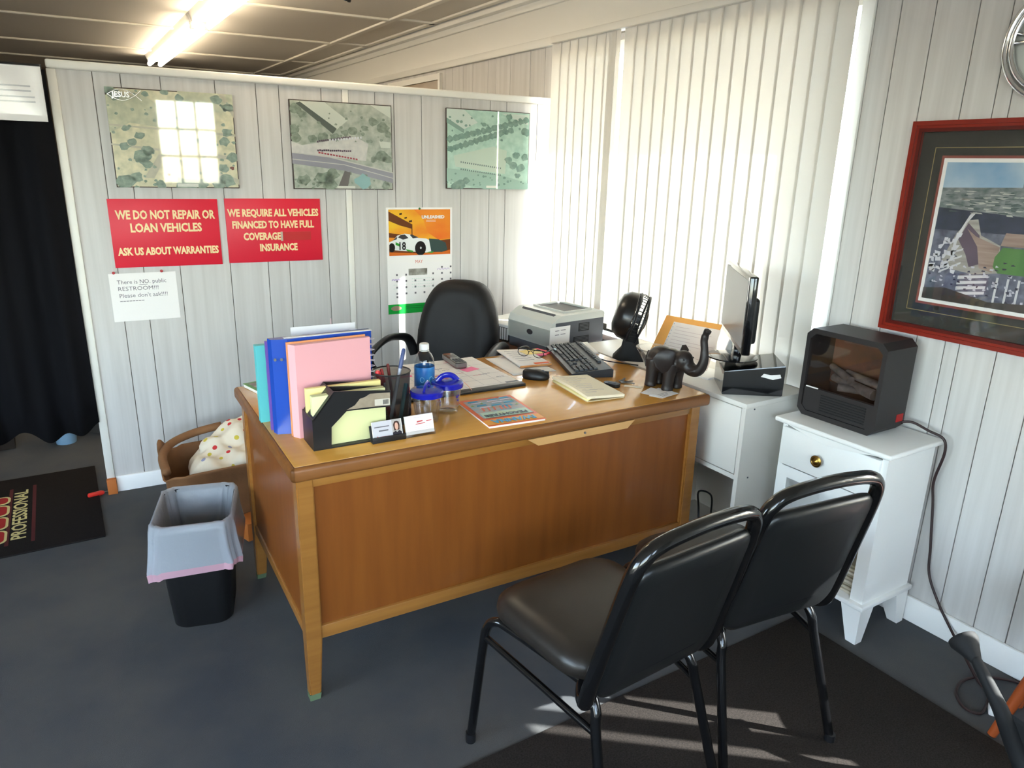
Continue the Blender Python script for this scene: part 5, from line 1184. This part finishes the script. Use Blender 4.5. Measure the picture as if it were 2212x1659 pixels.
# monitor
near = Vector((-.447, -1.886, 0)); md = Vector((math.sin(.68), math.cos(.68), 0)); MW = .485
ctr = near+md*MW/2
ZM = ZC+.113
mo = thing('monitor', 'black flat monitor seen almost edge-on, standing on the glossy case', 'monitor', (ctr.x-.012, ctr.y-.018, ZM), math.atan2(md.y, md.x)-PI)   # local x along the screen, local -y is the screen side
z0m, z1m = .92-ZM, 1.196-ZM
obj('bezel', box(BM(), -MW/2, MW/2, -.014, .016, z0m, z1m, .006, 3), M_gloss, mo)
obj('screen', box(BM(), -MW/2+.016, MW/2-.016, -.0152, -.014, z0m+.022, z1m-.016), mat('screen_grey', c(96, 100, 104), .3), mo)
obj('rear_housing', box(BM(), -.15, .15, .016, .05, z0m+.02, z1m-.09, .012, 3), M_black, mo)
obj('neck', box(BM(), -.03, .03, .0, .03, .01, z0m+.06, .004), M_gloss, mo)
obj('base', lathe(BM(), [(.001, 0), (.085, 0), (.095, .003), (.095, .008), (.06, .014), (.001, .016)], 40), M_gloss, mo)
# desk fan
fn = thing('desk_fan', 'small black desk fan seen from the side on the white cabinet', 'fan', (-.378, -1.215, ZC), -.72)
obj('foot', loft(BM(), [[(x*.075, y*.055, 0) for x, y in rrect(2, 2, .5, 5)], [(x*.073, y*.052, .01) for x, y in rrect(2, 2, .5, 5)], [(x*.04, y*.03, .05) for x, y in rrect(2, 2, .5, 5)], [(x*.026, y*.022, .12) for x, y in rrect(2, 2, .5, 5)], [(x*.024, y*.02, .15) for x, y in rrect(2, 2, .5, 5)]]), M_blackm, fn, smooth=50)
A_ = Matrix.Translation((.005, .0, .183)) @ Matrix.Rotation(.28, 4, 'Y') @ Matrix.Rotation(PI/2, 4, 'Y') @ Matrix.Scale(1.08, 4)      # axis along local z, roughly horizontal to +x
bm = BM(); lathe(bm, [(.001, -.078), (.05, -.076), (.078, -.066), (.095, -.04), (.098, -.01), (.094, -.008), (.09, -.02), (.001, -.025)], 36); bmesh.ops.transform(bm, matrix=A_, verts=bm.verts)
obj('rear_shell', bm, mat('fan_black', c(22, 20, 20), .28), fn, smooth=50)
bm = BM(); tube(bm, circ(.098, .0), .005, 8, True); tube(bm, circ(.096, .036), .004, 8, True); tube(bm, circ(.03, .05), .003, 8, True); bmesh.ops.transform(bm, matrix=A_, verts=bm.verts)
gr_ = obj('guard_ring', bm, M_black, fn)
bm = BM()
for i in range(40):
    a = 2*PI*i/40; cs, sn = math.cos(a), math.sin(a)
    tube(bm, [(.097*cs, .097*sn, -.008), (.1*cs, .1*sn, .014), (.094*cs, .094*sn, .038), (.02*cs, .02*sn, .052)], .0012, 5)
bmesh.ops.transform(bm, matrix=A_, verts=bm.verts); obj('guard_wires', bm, M_black, gr_)
bm = BM()
for i in range(4):
    a = 2*PI*i/4; prism(bm, [(.012*math.cos(a), .012*math.sin(a)), (.08*math.cos(a-.3), .08*math.sin(a-.3)), (.085*math.cos(a+.3), .085*math.sin(a+.3)), (.014*math.cos(a+.9), .014*math.sin(a+.9))], .002, Matrix.Translation((0, 0, .008)))
cyl(bm, (0, 0, 0), (0, 0, .026), .018, seg=16); bmesh.ops.transform(bm, matrix=A_, verts=bm.verts); obj('blades', bm, M_dgrey, fn, smooth=0)
# copy stand with an orange folder
TL, TR, BLc, BRc = pix_x(1441, 681, -.17), pix_x(1560, 702, -.20), pix_x(1403, 778, -.285), pix_x(1522, 838, -.315)
BLc.z = max(BLc.z, ZC+.03); BRc = BLc+(TR-TL)*1.06
BRc.z = max(BRc.z, ZC+.02)
dh = thing('copy_stand', 'white copy stand leaning back beside the monitor', 'stand', ((BLc+BRc)/2+Vector((.03, 0, 0))).to_tuple()[:2]+(ZC,))
Od = Vector(dh.location)
nb = (TR-BLc).cross(TL-BLc).normalized(); nb = nb if nb.dot(CAMPOS-BLc) > 0 else -nb
def bq(a, b, s0, s1, q0, q1, d0, d1):
    P = lambda s, q: BLc.lerp(BRc, s).lerp(TL.lerp(TR, s), q)
    return [[P(s, q)+nb*d-a for s, q in ((s0, q0), (s1, q0), (s1, q1), (s0, q1))] for d in (d0, d1)]
obj('board', loft(BM(), bq(Od, 0, .08, .98, -.02, .9, -.004, -.001)), M_white, dh, smooth=0)
obj('foot_ledge', box(BM(), -.07, .07, -.19, .17, 0, .006), M_white, dh, None, (0, 0, .1))
obj('support', loft(BM(), [[Vector((x, y, z)) for x, y, z in ((-.02, -.205, 0), (.09, -.205, 0), (.09, -.2, 0), (-.02, -.2, 0))], [Vector((x, y, z)) for x, y, z in ((-.0, -.205, .07), (.06, -.205, .2), (.06, -.2, .2), (-.0, -.2, .07))]]), M_white, dh, smooth=0)
bm = BM(); loft(bm, bq(Vector(), 0, 0, 1, .0, 1, 0, .002))
tag(obj('folder', bm, mat('orange_envelope', c(244, 172, 84), .6), smooth=0), 'orange folder leaning on the copy stand behind the elephant', 'folder')
ds = thing('document', 'white printed form clipped over the orange folder', 'paper', BLc)
obj('sheet', loft(BM(), bq(BLc, 0, .19, 1.02, -.14, .86, .0028, .0034)), mat('form_paper', c(240, 226, 216), .7), ds, smooth=0)
for i in range(9): obj('printed_line', loft(BM(), bq(BLc, 0, .27, .27+.08*((i*5) % 7+3), .74-.085*i, .748-.085*i, .0035, .0038)), flat('form_ink', 206, 180, 176), ds, smooth=0)
for i in range(9): obj('punch_hole', loft(BM(), bq(BLc, 0, .205, .22, .8-.09*i, .816-.09*i, .0035, .0038)), flat('form_hole', 130, 150, 176), ds, smooth=0)
# clear plastic tray between fan and folder
tr = thing('clear_tray', 'clear plastic scoop-shaped tray behind the elephant', 'tray', (-.385, -1.40, ZC), .1)
bm = BM(); sheet(bm, lambda s, q: Vector(((.05+.045*q)*math.cos(PI*(.15+1.7*s)), (.045+.05*q)*math.sin(PI*(.15+1.7*s)), .006+.075*q+.01*math.sin(s*PI)*q)), 24, 4, .0015)
obj('wall', bm, M_clear, tr, smooth=180); obj('base', prism(BM(), rrect(.09, .09, .03, 6), .005), M_clear, tr)
obj('rim', tube(BM(), [((.095)*math.cos(PI*(.15+1.7*s/24)), .095*math.sin(PI*(.15+1.7*s/24)), .081+.01*math.sin(s/24*PI)) for s in range(25)], .002, 6), M_clear, tr)

# ------------------------------------------------------------------ laser printer
PX, PY, PA, PWd, PD, PH, PZ = -.518, -.803, .103, .33, .355, .197, .66
pr = thing('laser_printer', 'grey and charcoal laser printer on the brown stand by the blind', 'printer', (PX, PY, PZ), PA)   # local x runs back (depth), local y across the front
obj('base', box(BM(), .004, PD, .004, PWd-.004, 0, .05, .006), M_dgrey, pr)
bm = BM(); prism(bm, [(0, .05), (0, .135), (.012, .165), (.05, .188), (.07, PH), (PD-.01, PH), (PD, PH-.012), (PD, .165), (.06, .16), (.02, .13), (.02, .05)], PWd, Matrix(((1, 0, 0, 0), (0, 0, -1, PWd), (0, 1, 0, 0), (0, 0, 0, 1))))
obj('front_shell', bm, M_grey, pr, smooth=20)
obj('front_panel', box(BM(), .0, .03, .001, PWd-.001, .048, .136, .004), M_grey, pr)
obj('side_panel', box(BM(), .03, PD-.004, -.001, .02, .045, .166, .004), M_dgrey, pr)
obj('side_panel', box(BM(), .03, PD-.004, PWd-.02, PWd+.001, .045, .166, .004), M_dgrey, pr)
obj('core', box(BM(), .03, PD-.003, .02, PWd-.02, .04, PH-.03), M_dgrey, pr)
pn = obj('control_panel', loft(BM(), [[(.006, .05, .138), (.006, PWd-.05, .138), (.012, PWd-.05, .136), (.012, .05, .136)], [(.062, .04, PH+.002), (.062, PWd-.04, PH+.002), (.068, PWd-.04, PH-.004), (.068, .04, PH-.004)]]), M_dgrey, pr, smooth=0)
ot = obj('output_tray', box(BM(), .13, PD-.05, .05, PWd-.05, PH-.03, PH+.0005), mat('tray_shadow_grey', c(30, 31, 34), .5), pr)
bm = BM()
for a in ((.125, .132, .045, PWd-.045), (PD-.055, PD-.045, .045, PWd-.045), (.132, PD-.055, .045, .055), (.132, PD-.055, PWd-.055, PWd-.045)): box(bm, a[0], a[1], a[2], a[3], PH-.002, PH+.008)
obj('tray_rim', bm, M_grey, ot)
obj('badge', prism(BM(), [(.022*math.cos(2*PI*i/24), .013*math.sin(2*PI*i/24)) for i in range(24)], .002, Matrix(((0, 0, -1, .0), (1, 0, 0, .155), (0, 1, 0, .1), (0, 0, 0, 1)))), M_ink, pr)
vp = obj('vent_panel', box(BM(), .18, .25, -.0022, -.001, .11, .15), M_blackm, pr)
for i in range(5): obj('vent_slat', box(BM(), .185, .245, -.0032, -.002, .115+.007*i, .118+.007*i), M_dgrey, vp)
vp = obj('vent_panel', box(BM(), .15, .25, -.0022, -.001, .045, .085), M_blackm, pr)
for i in range(5): obj('vent_slat', box(BM(), .155, .245, -.0032, -.002, .05+.007*i, .053+.007*i), M_dgrey, vp)
# note taped on the printer's side
nt_ = thing('paper_note', 'white note sheet taped to the side of the printer', 'note', (PX, PY, PZ), PA)
obj('sheet', box(BM(), -.012, .115, -.0075, -.0065, .004, .15), M_paper, nt_, None, (.03, 0, 0))
for i, (a, b, z) in enumerate(((.02, .045, .13), (.055, .085, .131), (.02, .045, .11), (.055, .085, .111), (.01, .03, .045), (.01, .03, .035))): obj('printed_line', box(BM(), a, b, -.0085, -.0075, z, z+.003), M_grink, nt_, None, (.03, 0, 0))
# slotted white box behind the swivel chair
vb = thing('slotted_box', 'white-topped box with dark slotted side beside the printer', 'letter tray', (-.44, -.30, .66), .25)
obj('body', box(BM(), -.12, .12, -.12, .1, 0, .075, .003), mat('slot_dark', c(56, 48, 44), .6), vb)
obj('lid', box(BM(), -.125, .125, -.125, .105, .075, .09, .002), M_white, vb)
for i in range(13): obj('bar', box(BM(), -.124, -.119, -.112+.0165*i, -.104+.0165*i, .01, .072), M_white, vb)
for i in range(13): obj('bar', box(BM(), -.11+.0178*i, -.102+.0178*i, -.124, -.119, .01, .072), M_white, vb)

# ------------------------------------------------------------------ lower right corner: black arm with a flared end, wooden leg, plug
ar = thing('black_stand', 'black stand arm with a flared cup end at the lower right corner', 'stand', (-.42, -3.0, 0))
o0 = Vector((-.42, -3.0, 0))
tip = pix_z(2078, 1378, .36); neck = pix_z(2112, 1432, .33); mid = pix_z(2160, 1530, .25); low = pix_z(2205, 1640, .12); foot = Vector((low.x-.03, low.y-.12, .012))
dirc = (tip-neck).normalized()
bm = BM(); tube(bm, [tip-o0, tip-dirc*.012-o0, tip-dirc*.035-o0, tip-dirc*.07-o0], [.036, .037, .026, .011], 24); obj('flared_cup', bm, M_blackm, ar, smooth=60)
bm = BM(); tube(bm, smooth_path([tip-dirc*.06-o0, neck-o0, mid-o0, low-o0, foot-o0], 6), [.011+.022*(i/24)**1.5 for i in range(25)], 14); obj('arm', bm, M_blackm, ar, smooth=60)
b2 = pix_z(2290, 1620, .2)
bm = BM(); loft(bm, [[mid-o0+Vector((0, 0, -.006)), low-o0+Vector((0, 0, -.006)), b2-o0+Vector((0, -.1, -.006)), b2-o0+Vector((0, 0, -.006))], [mid-o0+Vector((0, 0, .006)), low-o0+Vector((0, 0, .006)), b2-o0+Vector((0, -.1, .006)), b2-o0+Vector((0, 0, .006))]]); obj('web_plate', bm, M_blackm, ar, smooth=0)
bm = BM(); lathe(bm, [(.001, 0), (.14, 0), (.14, .012), (.03, .02), (.001, .02)], 32, org=foot-o0-Vector((0, 0, .012))); obj('base', bm, M_blackm, ar)
p0 = pix_z(2142, 1588, 0); p1 = pix_z(2290, 1375, .36)
st = thing('wooden_stool', 'orange-brown wooden stool leg showing at the right edge', 'stool', (p0.x, p0.y, 0))
d_ = (p1-p0)
obj('leg', tube(BM(), [Vector((0, 0, .002)), d_*.5, d_], [.012, .016, .014], 12), mat('stool_wood', c(164, 78, 36), .4), st, smooth=60)
sc_ = Vector((d_.x+.08, d_.y-.06, d_.z))
for dx, dy in ((.20, .02), (.03, -.22), (.2, -.2)): obj('leg', tube(BM(), [Vector((dx*.9+.02, dy, .002)), Vector((d_.x+dx*.45, d_.y+dy*.5, d_.z))], [.012, .014], 12), mat('stool_wood', c(164, 78, 36), .4), st, smooth=60)
obj('seat', cyl(BM(), sc_, sc_+Vector((0, 0, .03)), .15, .15, 36), mat('stool_wood', c(164, 78, 36), .4), st)
pg = pix_z(2146, 1540, .0)
pl = thing('power_plug', 'white power adapter lying on the carpet by the stool leg', 'adapter', (pg.x, pg.y, 0), .5)
obj('body', box(BM(), -.02, .02, -.015, .015, 0, .028, .004), M_white, pl)
for s in (-1, 1): obj('prong', box(BM(), .02, .034, s*.006-.0008, s*.006+.0008, .012, .018), M_steel, pl)
S.cycles.use_denoising = True
S.cycles.max_bounces = 10
S.cycles.transparent_max_bounces = 16
S.cycles.caustics_reflective = False
S.cycles.caustics_refractive = False
